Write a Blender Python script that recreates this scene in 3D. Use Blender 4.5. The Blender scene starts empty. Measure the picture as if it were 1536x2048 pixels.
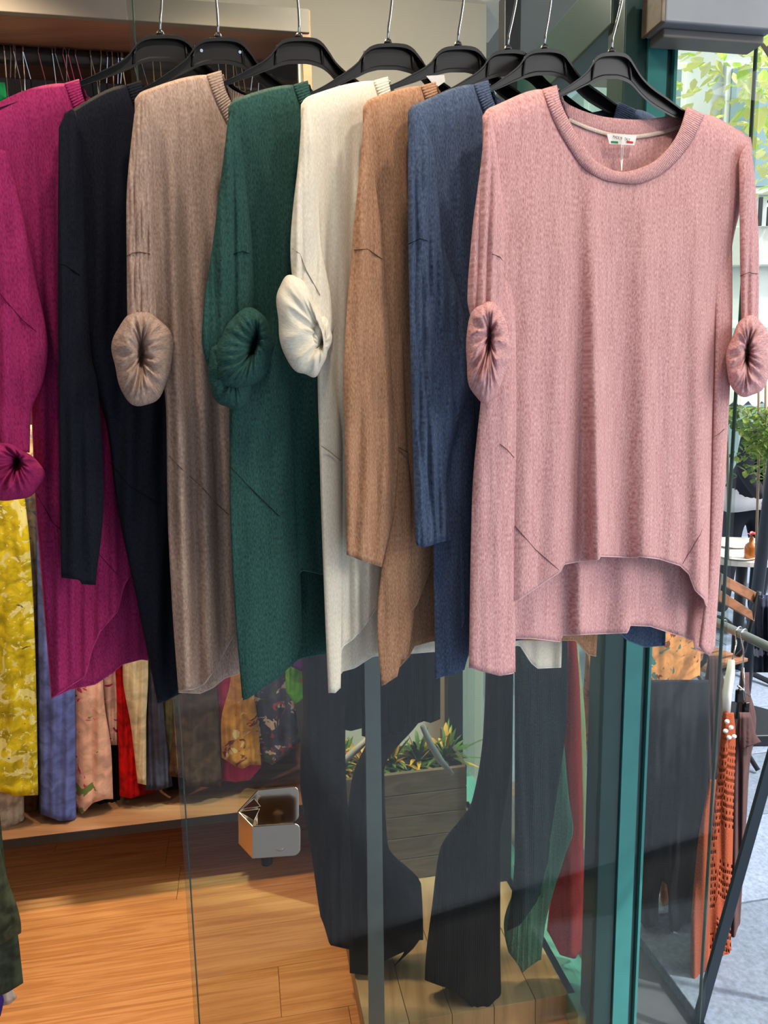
import bpy, bmesh, math, random
import numpy as np
from mathutils import Vector, Matrix
random.seed(7)
S = bpy.context.scene
COL = S.collection
# ------------------------------------------------------------------ camera
W_, H_, FPX = 1536.0, 2048.0, 1500.0
CAM = Vector((0, 0, 1.6))
PITCH, ROLL = math.radians(9.4), math.radians(1.0)
_f = Vector((0, math.cos(PITCH), -math.sin(PITCH)))
_r0 = Vector((1, 0, 0)); _u0 = Vector((0, math.sin(PITCH), math.cos(PITCH)))
_r = _r0*math.cos(ROLL) - _u0*math.sin(ROLL)
_u = _u0*math.cos(ROLL) + _r0*math.sin(ROLL)
cd = bpy.data.cameras.new('camera'); cam = bpy.data.objects.new('camera', cd); COL.objects.link(cam)
cam.matrix_world = Matrix(((_r.x, _u.x, -_f.x, CAM.x), (_r.y, _u.y, -_f.y, CAM.y), (_r.z, _u.z, -_f.z, CAM.z), (0, 0, 0, 1)))
cd.sensor_fit = 'VERTICAL'; cd.sensor_height = 36; cd.lens = 36*FPX/H_; cd.clip_end = 200; cd.clip_start = .05
S.camera = cam
# ------------------------------------------------------------------ light
S.view_settings.view_transform = 'Standard'; S.view_settings.look = 'None'
S.view_settings.gamma = 1; S.view_settings.use_curve_mapping = False
S.view_settings.exposure = 0.33
w = bpy.data.worlds.new('world'); S.world = w; w.use_nodes = True
nt = w.node_tree; nt.nodes.clear()
sky = nt.nodes.new('ShaderNodeTexSky'); sky.sky_type = 'NISHITA'; sky.sun_disc = False
sky.sun_elevation = math.radians(48); sky.sun_rotation = math.radians(112); sky.dust_density = 3.5; sky.air_density = 1.0
hs = nt.nodes.new('ShaderNodeHueSaturation'); hs.inputs['Saturation'].default_value = .28
bg = nt.nodes.new('ShaderNodeBackground'); bg.inputs[1].default_value = .36
wo = nt.nodes.new('ShaderNodeOutputWorld')
nt.links.new(sky.outputs[0], hs.inputs['Color']); nt.links.new(hs.outputs[0], bg.inputs[0]); nt.links.new(bg.outputs[0], wo.inputs[0])
def lamp(name, typ, loc, target, energy, color, **kw):
    l = bpy.data.lights.new(name, typ); l.energy = energy; l.color = color
    for k, v in kw.items(): setattr(l, k, v)
    o = bpy.data.objects.new(name, l); COL.objects.link(o); o.location = loc
    o.rotation_euler = (Vector(target)-Vector(loc)).to_track_quat('-Z', 'Y').to_euler()
    return o
lamp('sun', 'SUN', (6, -2.4, 9), (0, 0, 0), 4.0, (1, .95, .86), angle=math.radians(1.5))
WARM = (1, .74, .45)
lamp('wall_fill_light', 'POINT', (.0, 1.95, 2.66), (0, 2, 0), 13, (1, .88, .74), shadow_soft_size=.04)  # added fill that brightens the upper back wall, not a real bulb
for x, y in ((-1.05, 1.72), (-.35, 1.75)):
    lamp('ceiling_spot', 'SPOT', (x, y, 2.84), (x+.1, y+.28, 0), 80, WARM, spot_size=math.radians(118), spot_blend=.6, shadow_soft_size=.035)
lamp('ceiling_spot', 'SPOT', (.12, 2.1, 2.84), (.1, 2.4, .6), 12, WARM, spot_size=math.radians(120), spot_blend=.6, shadow_soft_size=.04)
# added fill spots over the entrance that brighten the row of tops
for x in (-.55, .1, .7):
    lamp('tops_fill_spot', 'SPOT', (x, .66, 2.84), (x+.05, 1.2, .9), 24, (1, .86, .72), spot_size=math.radians(110), spot_blend=.7, shadow_soft_size=.06)

# ------------------------------------------------------------------ helpers
def ray(px, py):
    return (_r*((px-W_/2)/FPX) + _u*(-(py-H_/2)/FPX) + _f)
class Frame:
    """vertical plane through P0; yaw turns its right side away from the camera"""
    def __init__(s, P0, yaw):
        s.P0 = Vector(P0); a = math.radians(yaw); s.u = Vector((math.cos(a), math.sin(a), 0)); s.n = Vector((math.sin(a), -math.cos(a), 0))
    def pt(s, px, py, d=0.0):
        r = ray(px, py); t = ((s.P0-CAM).dot(s.n)+d)/r.dot(s.n); return CAM + r*t
    def loc(s, a, z, d=0.0):
        return Vector((s.P0.x, s.P0.y, 0)) + s.u*a + s.n*d + Vector((0, 0, z))
    def uv(s, p): return ((p-s.P0).dot(s.u), p.z)
def atY(px, py, Y):
    r = ray(px, py); return CAM + r*(Y/r.y)
def atZ(px, py, z):
    r = ray(px, py); return CAM + r*((z-CAM.z)/r.z)
ROOTLOC = {}
def tag(o, label=None, cat=None, group=None, kind=None):
    if label: o['label'] = label
    if cat: o['category'] = cat
    if group: o['group'] = group
    if kind: o['kind'] = kind
    return o
def empty(name, loc, label=None, cat=None, group=None, kind=None):
    o = bpy.data.objects.new(name, None); o.empty_display_size = .05; COL.objects.link(o); o.location = loc
    ROOTLOC[o.name] = Vector(loc); return tag(o, label, cat, group, kind)
def base_of(p):
    while p is not None and p.name not in ROOTLOC: p = p.parent
    return ROOTLOC[p.name] if p else Vector((0, 0, 0))
class MB:
    def __init__(s): s.v = []; s.f = []; s.uv = []; s.fm = []
    def add(s, verts, faces, uvs=None, m=0):
        k = len(s.v); s.v += [Vector(v) for v in verts]; s.f += [tuple(i+k for i in f) for f in faces]; s.fm += [m]*len(faces)
        s.uv += list(uvs) if uvs is not None else [(v[0]+v[1], v[2]) for v in verts]
        return s
    def box(s, c, size, u=(1, 0, 0), m=0, tilt=None):
        c = Vector(c); u = Vector(u).normalized(); w_ = Vector((-u.y, u.x, 0)); z = Vector((0, 0, 1))
        if tilt: u, w_, z = tilt
        a, b, h = [k/2 for k in size]
        vs = [c+u*(i*a)+w_*(j*b)+z*(k*h) for k in (-1, 1) for (i, j) in ((-1, -1), (1, -1), (1, 1), (-1, 1))]
        return s.add(vs, [(3, 2, 1, 0), (4, 5, 6, 7), (0, 1, 5, 4), (1, 2, 6, 5), (2, 3, 7, 6), (3, 0, 4, 7)], None, m)
    def tube(s, pts, r, n=8, m=0, cap=True):
        pts = [Vector(p) for p in pts]; rr = r if isinstance(r, (list, tuple)) else [r]*len(pts)
        prev = None; rings = []
        for i, p in enumerate(pts):
            t = (pts[min(i+1, len(pts)-1)]-pts[max(i-1, 0)])
            t = t.normalized() if t.length > 1e-9 else Vector((0, 0, 1))
            if prev is None:
                a = Vector((0, 0, 1)) if abs(t.z) < .9 else Vector((1, 0, 0)); prev = t.cross(a).normalized()
            x = (prev - t*prev.dot(t)).normalized(); prev = x; y = t.cross(x)
            rings.append([p + x*(rr[i]*math.cos(2*math.pi*k/n)) + y*(rr[i]*math.sin(2*math.pi*k/n)) for k in range(n)])
        vs = [v for R in rings for v in R]; fs = []
        for i in range(len(rings)-1):
            for k in range(n): fs.append((i*n+k, i*n+(k+1) % n, (i+1)*n+(k+1) % n, (i+1)*n+k))
        if cap: fs.append(tuple(range(n-1, -1, -1))); fs.append(tuple((len(rings)-1)*n+k for k in range(n)))
        return s.add(vs, fs, None, m)
    def prism(s, poly, off, m=0):
        """poly: list of 3D points (planar), extruded by off"""
        n = len(poly); off = Vector(off)
        vs = [Vector(p) for p in poly]+[Vector(p)+off for p in poly]
        fs = [tuple(range(n-1, -1, -1)), tuple(range(n, 2*n))]+[(i, (i+1) % n, n+(i+1) % n, n+i) for i in range(n)]
        return s.add(vs, fs, None, m)
    def ball(s, c, rad, n=12, m=0):
        c = Vector(c); rad = (rad,)*3 if not isinstance(rad, (tuple, list)) else rad
        vs, fs = [], []
        for j in range(n//2+1):
            a = math.pi*j/(n//2)
            for i in range(n):
                b = 2*math.pi*i/n; vs.append(c+Vector((rad[0]*math.sin(a)*math.cos(b), rad[1]*math.sin(a)*math.sin(b), rad[2]*math.cos(a))))
        for j in range(n//2):
            for i in range(n): fs.append((j*n+i, (j+1)*n+i, (j+1)*n+(i+1) % n, j*n+(i+1) % n))
        return s.add(vs, fs, None, m)
    def build(s, name, mat, parent=None, smooth=False, bevel=0, solid=0, sub=0):
        me = bpy.data.meshes.new(name); b = base_of(parent)
        me.from_pydata([tuple(v-b) for v in s.v], [], s.f)
        uvl = me.uv_layers.new(name='uv')
        li = np.zeros(len(me.loops), dtype=np.int32); me.loops.foreach_get('vertex_index', li)
        uv = np.array(s.uv, dtype=np.float32)[li]; uvl.data.foreach_set('uv', uv.ravel())
        for mm in (mat if isinstance(mat, (list, tuple)) else [mat]): me.materials.append(mm)
        me.polygons.foreach_set('material_index', s.fm)
        if smooth: me.polygons.foreach_set('use_smooth', [True]*len(me.polygons))
        me.update()
        o = bpy.data.objects.new(name, me); COL.objects.link(o)
        if parent is not None: o.parent = parent
        if bevel:
            md = o.modifiers.new('bevel', 'BEVEL'); md.width = bevel; md.segments = 3; md.limit_method = 'ANGLE'
        if solid:
            md = o.modifiers.new('solid', 'SOLIDIFY'); md.thickness = solid; md.offset = 0
        if sub:
            md = o.modifiers.new('sub', 'SUBSURF'); md.levels = sub; md.render_levels = sub
        return o
def lin(c):
    return tuple((x/12.92 if x <= .04045 else ((x+.055)/1.055)**2.4) for x in [k/255 for k in c])+(1,)
# ------------------------------------------------------------------ materials
def newmat(name):
    m = bpy.data.materials.new(name); m.use_nodes = True; n = m.node_tree; return m, n, n.nodes['Principled BSDF']
def mat(name, c, rough=.5, metal=0, noise=0, scale=20, bump=0, spec=.5):
    m, n, b = newmat(name)
    b.inputs['Base Color'].default_value = lin(c); b.inputs['Roughness'].default_value = rough; b.inputs['Metallic'].default_value = metal
    b.inputs['Specular IOR Level'].default_value = spec
    tc = n.nodes.new('ShaderNodeTexCoord'); nz = n.nodes.new('ShaderNodeTexNoise'); nz.inputs['Scale'].default_value = scale; nz.inputs['Detail'].default_value = 6
    n.links.new(tc.outputs['Object'], nz.inputs['Vector'])
    r = n.nodes.new('ShaderNodeValToRGB'); a = noise or .04
    r.color_ramp.elements[0].position = .3; r.color_ramp.elements[1].position = .7
    r.color_ramp.elements[0].color = tuple(k*(1-a) for k in lin(c)[:3])+(1,); r.color_ramp.elements[1].color = tuple(min(1, k*(1+a)) for k in lin(c)[:3])+(1,)
    n.links.new(nz.outputs[0], r.inputs[0]); n.links.new(r.outputs[0], b.inputs['Base Color'])
    if bump:
        bp = n.nodes.new('ShaderNodeBump'); bp.inputs['Strength'].default_value = bump; bp.inputs['Distance'].default_value = .002
        n.links.new(nz.outputs[0], bp.inputs['Height']); n.links.new(bp.outputs[0], b.inputs['Normal'])
    return m
def ramp(n, cols, pos):
    r = n.nodes.new('ShaderNodeValToRGB'); e = r.color_ramp.elements
    while len(e) < len(cols): e.new(.5)
    for i, (c, p) in enumerate(zip(cols, pos)): e[i].position = p; e[i].color = lin(c) if max(c) > 1.001 else tuple(c)+(1,)
    return r
def knit(name, c, c2=None, streak=.35, rough=.92, sheen=.25, rib=0):
    """heathered fine knit: speckle plus vertical streaks, in metres of uv"""
    m, n, b = newmat(name); c2 = c2 or tuple(min(255, int(k*1.25+12)) for k in c)
    uv = n.nodes.new('ShaderNodeTexCoord')
    mp = n.nodes.new('ShaderNodeMapping'); mp.inputs['Scale'].default_value = (560, 190, 1)
    n.links.new(uv.outputs['UV'], mp.inputs[0])
    nz = n.nodes.new('ShaderNodeTexNoise'); nz.inputs['Scale'].default_value = 1; nz.inputs['Detail'].default_value = 3
    n.links.new(mp.outputs[0], nz.inputs['Vector'])
    mp2 = n.nodes.new('ShaderNodeMapping'); mp2.inputs['Scale'].default_value = (170, 14, 1); n.links.new(uv.outputs['UV'], mp2.inputs[0])
    nz2 = n.nodes.new('ShaderNodeTexNoise'); nz2.inputs['Scale'].default_value = 1; nz2.inputs['Detail'].default_value = 4
    n.links.new(mp2.outputs[0], nz2.inputs['Vector'])
    mx = n.nodes.new('ShaderNodeMath'); mx.operation = 'MULTIPLY_ADD'; mx.inputs[1].default_value = streak
    n.links.new(nz2.outputs[0], mx.inputs[0]); n.links.new(nz.outputs[0], mx.inputs[2])
    lo, hi = .29+streak*.5, .71+streak*.5
    r = ramp(n, [c, c2], [lo, hi]); n.links.new(mx.outputs[0], r.inputs[0]); n.links.new(r.outputs[0], b.inputs['Base Color'])
    b.inputs['Roughness'].default_value = rough; b.inputs['Specular IOR Level'].default_value = .15
    b.inputs['Sheen Weight'].default_value = sheen; b.inputs['Sheen Roughness'].default_value = .5
    b.inputs['Sheen Tint'].default_value = lin(c2)
    bp = n.nodes.new('ShaderNodeBump'); bp.inputs['Strength'].default_value = .35; bp.inputs['Distance'].default_value = .0008
    if rib:
        wv = n.nodes.new('ShaderNodeTexWave'); wv.wave_type = 'BANDS'; wv.bands_direction = 'X'; wv.inputs['Scale'].default_value = rib; wv.inputs['Distortion'].default_value = .3
        n.links.new(uv.outputs['UV'], wv.inputs[0]); bp.inputs['Distance'].default_value = .0016; bp.inputs['Strength'].default_value = .6
        n.links.new(wv.outputs[0], bp.inputs['Height'])
    else: n.links.new(nz.outputs[0], bp.inputs['Height'])
    n.links.new(bp.outputs[0], b.inputs['Normal'])
    return m
def linen(name, c, noise=.12, spots=None, sc=30, thr=.56, weave=.5):
    """crinkled woven cloth, optionally with a printed pattern of blotches"""
    m, n, b = newmat(name); uv = n.nodes.new('ShaderNodeTexCoord')
    nz = n.nodes.new('ShaderNodeTexNoise'); nz.inputs['Scale'].default_value = 28; nz.inputs['Detail'].default_value = 8; nz.inputs['Distortion'].default_value = .6
    n.links.new(uv.outputs['UV'], nz.inputs['Vector'])
    lo = tuple(k*(1-noise*1.6) for k in c); hi = tuple(min(255, k*(1+noise)) for k in c)
    r = ramp(n, [lo, hi], [.35, .65]); n.links.new(nz.outputs[0], r.inputs[0]); col = r.outputs[0]
    for i, (pc, s_, th) in enumerate(spots or []):
        z2 = n.nodes.new('ShaderNodeTexNoise'); z2.inputs['Scale'].default_value = s_; z2.inputs['Detail'].default_value = 3; z2.inputs['Distortion'].default_value = 1.4
        mp = n.nodes.new('ShaderNodeMapping'); mp.inputs['Location'].default_value = (i*3.7, i*1.3, 0); n.links.new(uv.outputs['UV'], mp.inputs[0]); n.links.new(mp.outputs[0], z2.inputs['Vector'])
        gt = ramp(n, [(0, 0, 0), (1, 1, 1)], [th, th+.02]); n.links.new(z2.outputs[0], gt.inputs[0])
        mi = n.nodes.new('ShaderNodeMix'); mi.data_type = 'RGBA'; mi.inputs[7].default_value = lin(pc)
        n.links.new(gt.outputs[0], mi.inputs[0]); n.links.new(col, mi.inputs[6]); col = mi.outputs[2]
    n.links.new(col, b.inputs['Base Color']); b.inputs['Roughness'].default_value = .85; b.inputs['Specular IOR Level'].default_value = .2
    bp = n.nodes.new('ShaderNodeBump'); bp.inputs['Strength'].default_value = weave; bp.inputs['Distance'].default_value = .004
    n.links.new(nz.outputs[0], bp.inputs['Height']); n.links.new(bp.outputs[0], b.inputs['Normal'])
    return m
def wood(name, c1, c2, c3, sx=1.2, sy=14, rough=.45, coord='Object', rot=0.0, bump=.15):
    m, n, b = newmat(name); tc = n.nodes.new('ShaderNodeTexCoord'); mp = n.nodes.new('ShaderNodeMapping')
    mp.inputs['Scale'].default_value = (sx, sy, sy); mp.inputs['Rotation'].default_value = (0, 0, rot)
    oi = n.nodes.new('ShaderNodeObjectInfo'); ad = n.nodes.new('ShaderNodeVectorMath'); ad.operation = 'ADD'
    sc = n.nodes.new('ShaderNodeVectorMath'); sc.operation = 'SCALE'; sc.inputs['Scale'].default_value = 7; cb = n.nodes.new('ShaderNodeCombineXYZ')
    n.links.new(oi.outputs['Random'], cb.inputs[0]); n.links.new(oi.outputs['Random'], cb.inputs[1]); n.links.new(cb.outputs[0], sc.inputs[0])
    n.links.new(tc.outputs[coord], ad.inputs[0]); n.links.new(sc.outputs[0], ad.inputs[1]); n.links.new(ad.outputs[0], mp.inputs[0])
    nz = n.nodes.new('ShaderNodeTexNoise'); nz.inputs['Scale'].default_value = 1; nz.inputs['Detail'].default_value = 9; nz.inputs['Roughness'].default_value = .62; nz.inputs['Distortion'].default_value = 1.1
    n.links.new(mp.outputs[0], nz.inputs['Vector'])
    r = ramp(n, [c3, c1, c2, c1], [.28, .45, .58, .8]); n.links.new(nz.outputs[0], r.inputs[0]); n.links.new(r.outputs[0], b.inputs['Base Color'])
    b.inputs['Roughness'].default_value = rough
    bp = n.nodes.new('ShaderNodeBump'); bp.inputs['Strength'].default_value = bump; bp.inputs['Distance'].default_value = .002
    n.links.new(nz.outputs[0], bp.inputs['Height']); n.links.new(bp.outputs[0], b.inputs['Normal'])
    return m
def glass(name, tint=(.93, .97, .95), refl=1.0, dirt=.03):
    m, n, b = newmat(name); n.nodes.remove(b); out = n.nodes['Material Output']
    t = n.nodes.new('ShaderNodeBsdfTransparent'); t.inputs[0].default_value = tint+(1,)
    g = n.nodes.new('ShaderNodeBsdfGlossy'); g.inputs['Roughness'].default_value = .01
    lw = n.nodes.new('ShaderNodeLayerWeight'); lw.inputs['Blend'].default_value = .5; pw_ = n.nodes.new('ShaderNodeMath'); pw_.operation = 'POWER'; pw_.inputs[1].default_value = 5
    n.links.new(lw.outputs['Facing'], pw_.inputs[0]); fr = n.nodes.new('ShaderNodeMath'); fr.operation = 'MULTIPLY_ADD'; fr.inputs[1].default_value = .96; fr.inputs[2].default_value = .04; n.links.new(pw_.outputs[0], fr.inputs[0])
    mm = n.nodes.new('ShaderNodeMath'); mm.operation = 'MULTIPLY'; mm.inputs[1].default_value = refl
    mx = n.nodes.new('ShaderNodeMixShader'); n.links.new(fr.outputs[0], mm.inputs[0]); n.links.new(mm.outputs[0], mx.inputs[0]); n.links.new(t.outputs[0], mx.inputs[1]); n.links.new(g.outputs[0], mx.inputs[2])
    # faint smears and dust of real glass
    d = n.nodes.new('ShaderNodeBsdfDiffuse'); d.inputs[0].default_value = (.8, .8, .78, 1)
    tc = n.nodes.new('ShaderNodeTexCoord'); nz = n.nodes.new('ShaderNodeTexNoise'); nz.inputs['Scale'].default_value = 5; nz.inputs['Detail'].default_value = 10; nz.inputs['Distortion'].default_value = 2
    n.links.new(tc.outputs['Object'], nz.inputs['Vector'])
    r = ramp(n, [(dirt*.3,)*3, (dirt*.6,)*3, (dirt*3,)*3], [.4, .7, .78]); n.links.new(nz.outputs[0], r.inputs[0])
    m2 = n.nodes.new('ShaderNodeMixShader'); n.links.new(r.outputs[0], m2.inputs[0]); n.links.new(mx.outputs[0], m2.inputs[1]); n.links.new(d.outputs[0], m2.inputs[2])
    n.links.new(m2.outputs[0], out.inputs[0]); return m
M_chrome = mat('chrome', (215, 215, 215), .12, 1, .03, 60)
M_brushed = mat('brushed_nickel', (200, 190, 175), .16, 1, .03, 60)
M_black = mat('black_plastic', (13, 13, 15), .36, 0, .1, 30, .05, .35)
M_blackmetal = mat('black_metal', (30, 34, 40), .45, .2, .05, 30)
M_greymetal = mat('grey_metal', (120, 128, 132), .45, .5, .04, 30)
M_teal = mat('dark_teal_frame', (22, 60, 60), .35, .1, .1, 12)
M_teal2 = mat('light_teal_edge', (50, 120, 118), .25, .0, .08, 12)
M_white = mat('white_plastic', (235, 235, 230), .35)
M_wallw = mat('plaster', (205, 198, 188), .9, 0, .04, 3, .1)
M_soffit = mat('soffit', (150, 150, 148), .9, 0, .05, 4, .1)
M_greypanel = mat('grey_panel', (128, 124, 130), .7, 0, .05, 4)
M_boxgrey = mat('box_metal', (118, 124, 132), .6, .1, .09, 9, .1)
M_glass = glass('door_glass', (.86, .885, .85), .8, .007)
M_glass2 = glass('window_glass', (.70, .84, .82), 1.3, .03)
M_glassedge = mat('glass_edge', (52, 78, 74), .15, 0, .1, 6)
M_floor = wood('laminate_floor', (196, 132, 78), (214, 152, 96), (172, 112, 64), 2.2, 60, .4)
M_shelfwood = wood('shelf_wood', (146, 104, 74), (160, 118, 86), (122, 84, 58), 1.2, 16, .5)
M_topwood = wood('canopy_wood', (124, 84, 66), (140, 98, 78), (96, 62, 48), 1.0, 12, .5)
M_palewood = wood('pale_wood', (200, 172, 132), (214, 188, 150), (176, 146, 106), 1.5, 20, .5)
M_crate = wood('crate_wood', (92, 78, 62), (106, 90, 72), (70, 58, 46), 2, 20, .6)

# ------------------------------------------------------------------ cloth pieces
def pl(pts, smooth=True):
    xs = np.array([p[0] for p in pts], float); ys = np.array([p[1] for p in pts], float)
    if len(xs) == 1: return lambda v: ys[0]
    if not smooth or len(xs) < 3: return lambda v: float(np.interp(v, xs, ys))
    h = np.diff(xs); dl = np.diff(ys)/h; mt = np.zeros(len(xs)); mt[0] = dl[0]; mt[-1] = dl[-1]
    for i in range(1, len(xs)-1):
        if dl[i-1]*dl[i] > 0: w1 = 2*h[i]+h[i-1]; w2 = h[i]+2*h[i-1]; mt[i] = (w1+w2)/(w1/dl[i-1]+w2/dl[i])
    def f(v):
        if v <= xs[0]: return float(ys[0])
        if v >= xs[-1]: return float(ys[-1])
        i = min(int(np.searchsorted(xs, v, side='right'))-1, len(xs)-2); t = (v-xs[i])/h[i]
        return float((2*t**3-3*t*t+1)*ys[i]+(t**3-2*t*t+t)*h[i]*mt[i]+(-2*t**3+3*t*t)*ys[i+1]+(t**3-t*t)*h[i]*mt[i+1])
    return f
def prof(e): e = max(0., min(1., e)); return math.sqrt(1-(1-e)**2)
def make_folds(seed, amp, lam=80, y0=250, y1=1200, n=4):
    rg = random.Random(seed); ks = [(lam*rg.uniform(.6, 1.7), rg.uniform(0, 6.28), rg.uniform(.5, 1), rg.uniform(-.05, .05), rg.uniform(200, 500), rg.uniform(0, 6)) for _ in range(n)]
    tot = sum(k[2] for k in ks)
    def f(x, y):
        g = max(0, min(1, (y-y0)/(y1-y0)))**.8; v = 0
        for l, ph, a, sl, wl, wp in ks:
            q = math.sin(2*math.pi*(x+sl*(y-y0)+7*math.sin(y/wl+wp))/l+ph); v += a*(1-2*abs(q)**1.5 if a > .75 else q)
        return amp*(.18+.82*g)*v/tot
    return f
def sheet(mb, fr, L, R, top, bot, dfun, nu=90, nv=120, m=0, skip=None):
    """cloth panel between L(y) and R(y); top/bot are (x, y) polylines"""
    L, R = pl(L), pl(R)
    def s_of(p): x, y = p; a, b = L(y), R(y); return max(0, min(1, (x-a)/(b-a)))
    tp = sorted((s_of(p), p[1]) for p in top); bt = sorted((s_of(p), p[1]) for p in bot)
    for lst in (tp, bt):
        for i in range(1, len(lst)):
            if lst[i][0] <= lst[i-1][0]: lst[i] = (lst[i-1][0]+1e-4, lst[i][1])
    T, B = pl(tp), pl(bt, False)
    vs, uvs, fs = [], [], []
    for j in range(nv+1):
        for i in range(nu+1):
            s = i/nu; t = j/nv; y0 = T(s); y = y0+(B(s)-y0)*t; x = L(y)+(R(y)-L(y))*s
            p = fr.pt(x, y, dfun(x, y, s, t)); vs.append(p); uvs.append(fr.uv(p))
    for j in range(nv):
        for i in range(nu):
            if skip and skip(i, j): continue
            a = j*(nu+1)+i; fs.append((a, a+nu+1, a+nu+2, a+1))
    mb.add(vs, fs, uvs, m)
    k = len(mb.v)-len(vs)
    return [mb.v[k+nv*(nu+1)+i] for i in range(nu+1)]
def tubecloth(mb, fr, L, R, y0, bot, off, h, folds=None, nu=64, nv=90, wr=0.0, seed=0, flat=.0, m=0, closetop=True, slope=0, emerge=False):
    """closed tube of cloth (sleeve, hanging fold); bot is an (x,y) polyline or a number"""
    L, R = pl(L), pl(R); rg = random.Random(seed)
    if isinstance(bot, (int, float)): B = lambda s: float(bot)
    else:
        bt = sorted(((max(0, min(1, (x-L(y))/(R(y)-L(y)))), y)) for x, y in bot)
        for i in range(1, len(bt)):
            if bt[i][0] <= bt[i-1][0]: bt[i] = (bt[i-1][0]+1e-4, bt[i][1])
        B = pl(bt, False)
    ph = [rg.uniform(0, 6.28) for _ in range(6)]
    vs, uvs, fs = [], [], []
    for j in range(nv+1):
        t = j/nv
        for i in range(nu):
            a = 2*math.pi*i/nu; s = .5-.5*math.cos(a)
            yt = y0+slope*(.62-s)+(slope*.5*(abs(2*s-1)**3)); yy = yt+(B(s)-yt)*t; x = L(yy)+(R(yy)-L(yy))*s
            ds = math.sin(a); ds = math.copysign(abs(ds)**(1-.4*flat), ds)
            d = off + h*ds*(min(1, .25+t*5) if closetop else 1)
            if folds: d += folds(x, yy)*(abs(ds)**.5)
            if wr:
                g = .4+.6*t
                d += wr*g*abs(ds)**.5*(math.sin(yy/17+x/23+ph[0])*.5+math.sin(yy/31-x/13+ph[1])*.6+math.sin(x/9+yy/90+ph[2])*.6)
            if emerge: e_ = min(1, t*2.6); d *= e_*e_*(3-2*e_)
            p = fr.pt(x, yy, d); vs.append(p); uvs.append((fr.uv(p)[0]+(0 if ds >= 0 else .37), p.z))
    for j in range(nv):
        for i in range(nu): fs.append((j*nu+i, (j+1)*nu+i, (j+1)*nu+(i+1) % nu, j*nu+(i+1) % nu))
    if closetop: fs.append(tuple(range(nu)))
    mb.add(vs, fs, uvs, m)
def roll(mb, fr, cx, cy, a, b, off, h, seed=0, tilt=0, slit=(0, 0, .35), wr=.006, nk=9, n=96, nr=26):
    """scrunched rolled-up cuff: a fat pinched ring of cloth seen end on"""
    rg = random.Random(seed); ph = [rg.uniform(0, 6.28) for _ in range(8)]; ct, st = math.cos(math.radians(tilt)), math.sin(math.radians(tilt))
    vs, uvs, fs = [], [], []
    def rad(th): return 1+.05*math.sin(3*th+ph[0])+.03*math.sin(5*th+ph[1])+.02*math.sin(8*th+ph[2])
    K = 2*nr
    for j in range(K+1):
        q = j/nr; front = q <= 1; rho = q if front else 2-q
        rho = max(rho, 0.02)
        for i in range(n):
            th = 2*math.pi*i/n; R_ = rad(th)
            # centre pulled into a vertical slit
            cxx = slit[0]*(1-rho)*a; cyy = slit[1]*(1-rho)*b
            x = cxx + a*rho*R_*math.cos(th)*(1-(1-rho)*.5); y = cyy+b*(rho*R_*math.sin(th)*(1-slit[2])+slit[2]*math.sin(th)*rho**.55)
            if front:
                tor = math.sqrt(max(0, 1-((rho-.56)/.44)**2)) if rho > .12 else 0
                d = h*(tor*1.0) - h*.35*(1-min(1, rho/.35))
                w_ = math.sin(nk*th+ph[3]+2.2*rho)*.6+math.sin((nk+5)*th+ph[4]-3*rho)*.35+math.sin(5*th+ph[5]+4*rho)*.5
                w_ = (1-abs(w_))*1.3-.5
                d += wr*w_*(1-abs(2*rho-1)**3)*(1.15-.5*rho)
            else: d = -h*.75*math.sqrt(max(0, 1-rho*rho))
            X = cx+x*ct-y*st; Y = cy+x*st+y*ct
            p = fr.pt(X, Y, off+d); vs.append(p); uvs.append((th*.05, rho*.06))
    for j in range(K):
        for i in range(n): fs.append((j*n+i, (j+1)*n+i, (j+1)*n+(i+1) % n, j*n+(i+1) % n))
    fs.append(tuple(range(n))); fs.append(tuple(K*n+n-1-i for i in range(n)))
    mb.add(vs, fs, uvs)
def band(mb, fr, inner, outer, dfun, n=110, nw=8, puff=.003):
    """ribbed neck band between two polylines (x,y), uv.x runs along the band"""
    def param(pts):
        P = np.array(pts, float); c = np.concatenate([[0], np.cumsum(np.hypot(*np.diff(P, axis=0).T))]); c /= c[-1]
        fx, fy = pl(list(zip(c, P[:, 0]))), pl(list(zip(c, P[:, 1]))); return lambda t: (fx(t), fy(t))
    I, O = param(inner), param(outer); vs, uvs, fs = [], [], []; acc = 0; last = None
    for i in range(n+1):
        t = i/n; a, b = I(t), O(t)
        mid = fr.pt((a[0]+b[0])/2, (a[1]+b[1])/2, 0)
        if last is not None: acc += (mid-last).length
        last = mid
        for k in range(nw+1):
            q = k/nw; x = a[0]+(b[0]-a[0])*q; y = a[1]+(b[1]-a[1])*q
            vs.append(fr.pt(x, y, dfun(x, y)+puff*math.sin(math.pi*q)**.6)); uvs.append((acc, q*.03))
    for i in range(n):
        for k in range(nw): a = i*(nw+1)+k; fs.append((a, a+1, a+nw+2, a+nw+1))
    mb.add(vs, fs, uvs)
def seam(fr, pts, dfun, r=.0009):
    m = MB(); P = []
    for i in range(len(pts)-1):
        for k in range(10):
            t = k/10; x = pts[i][0]+(pts[i+1][0]-pts[i][0])*t; y = pts[i][1]+(pts[i+1][1]-pts[i][1])*t
            P.append(fr.pt(x, y, dfun(x, y)))
    P.append(fr.pt(pts[-1][0], pts[-1][1], dfun(*pts[-1])))
    return m.tube(P, r, 6)

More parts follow.
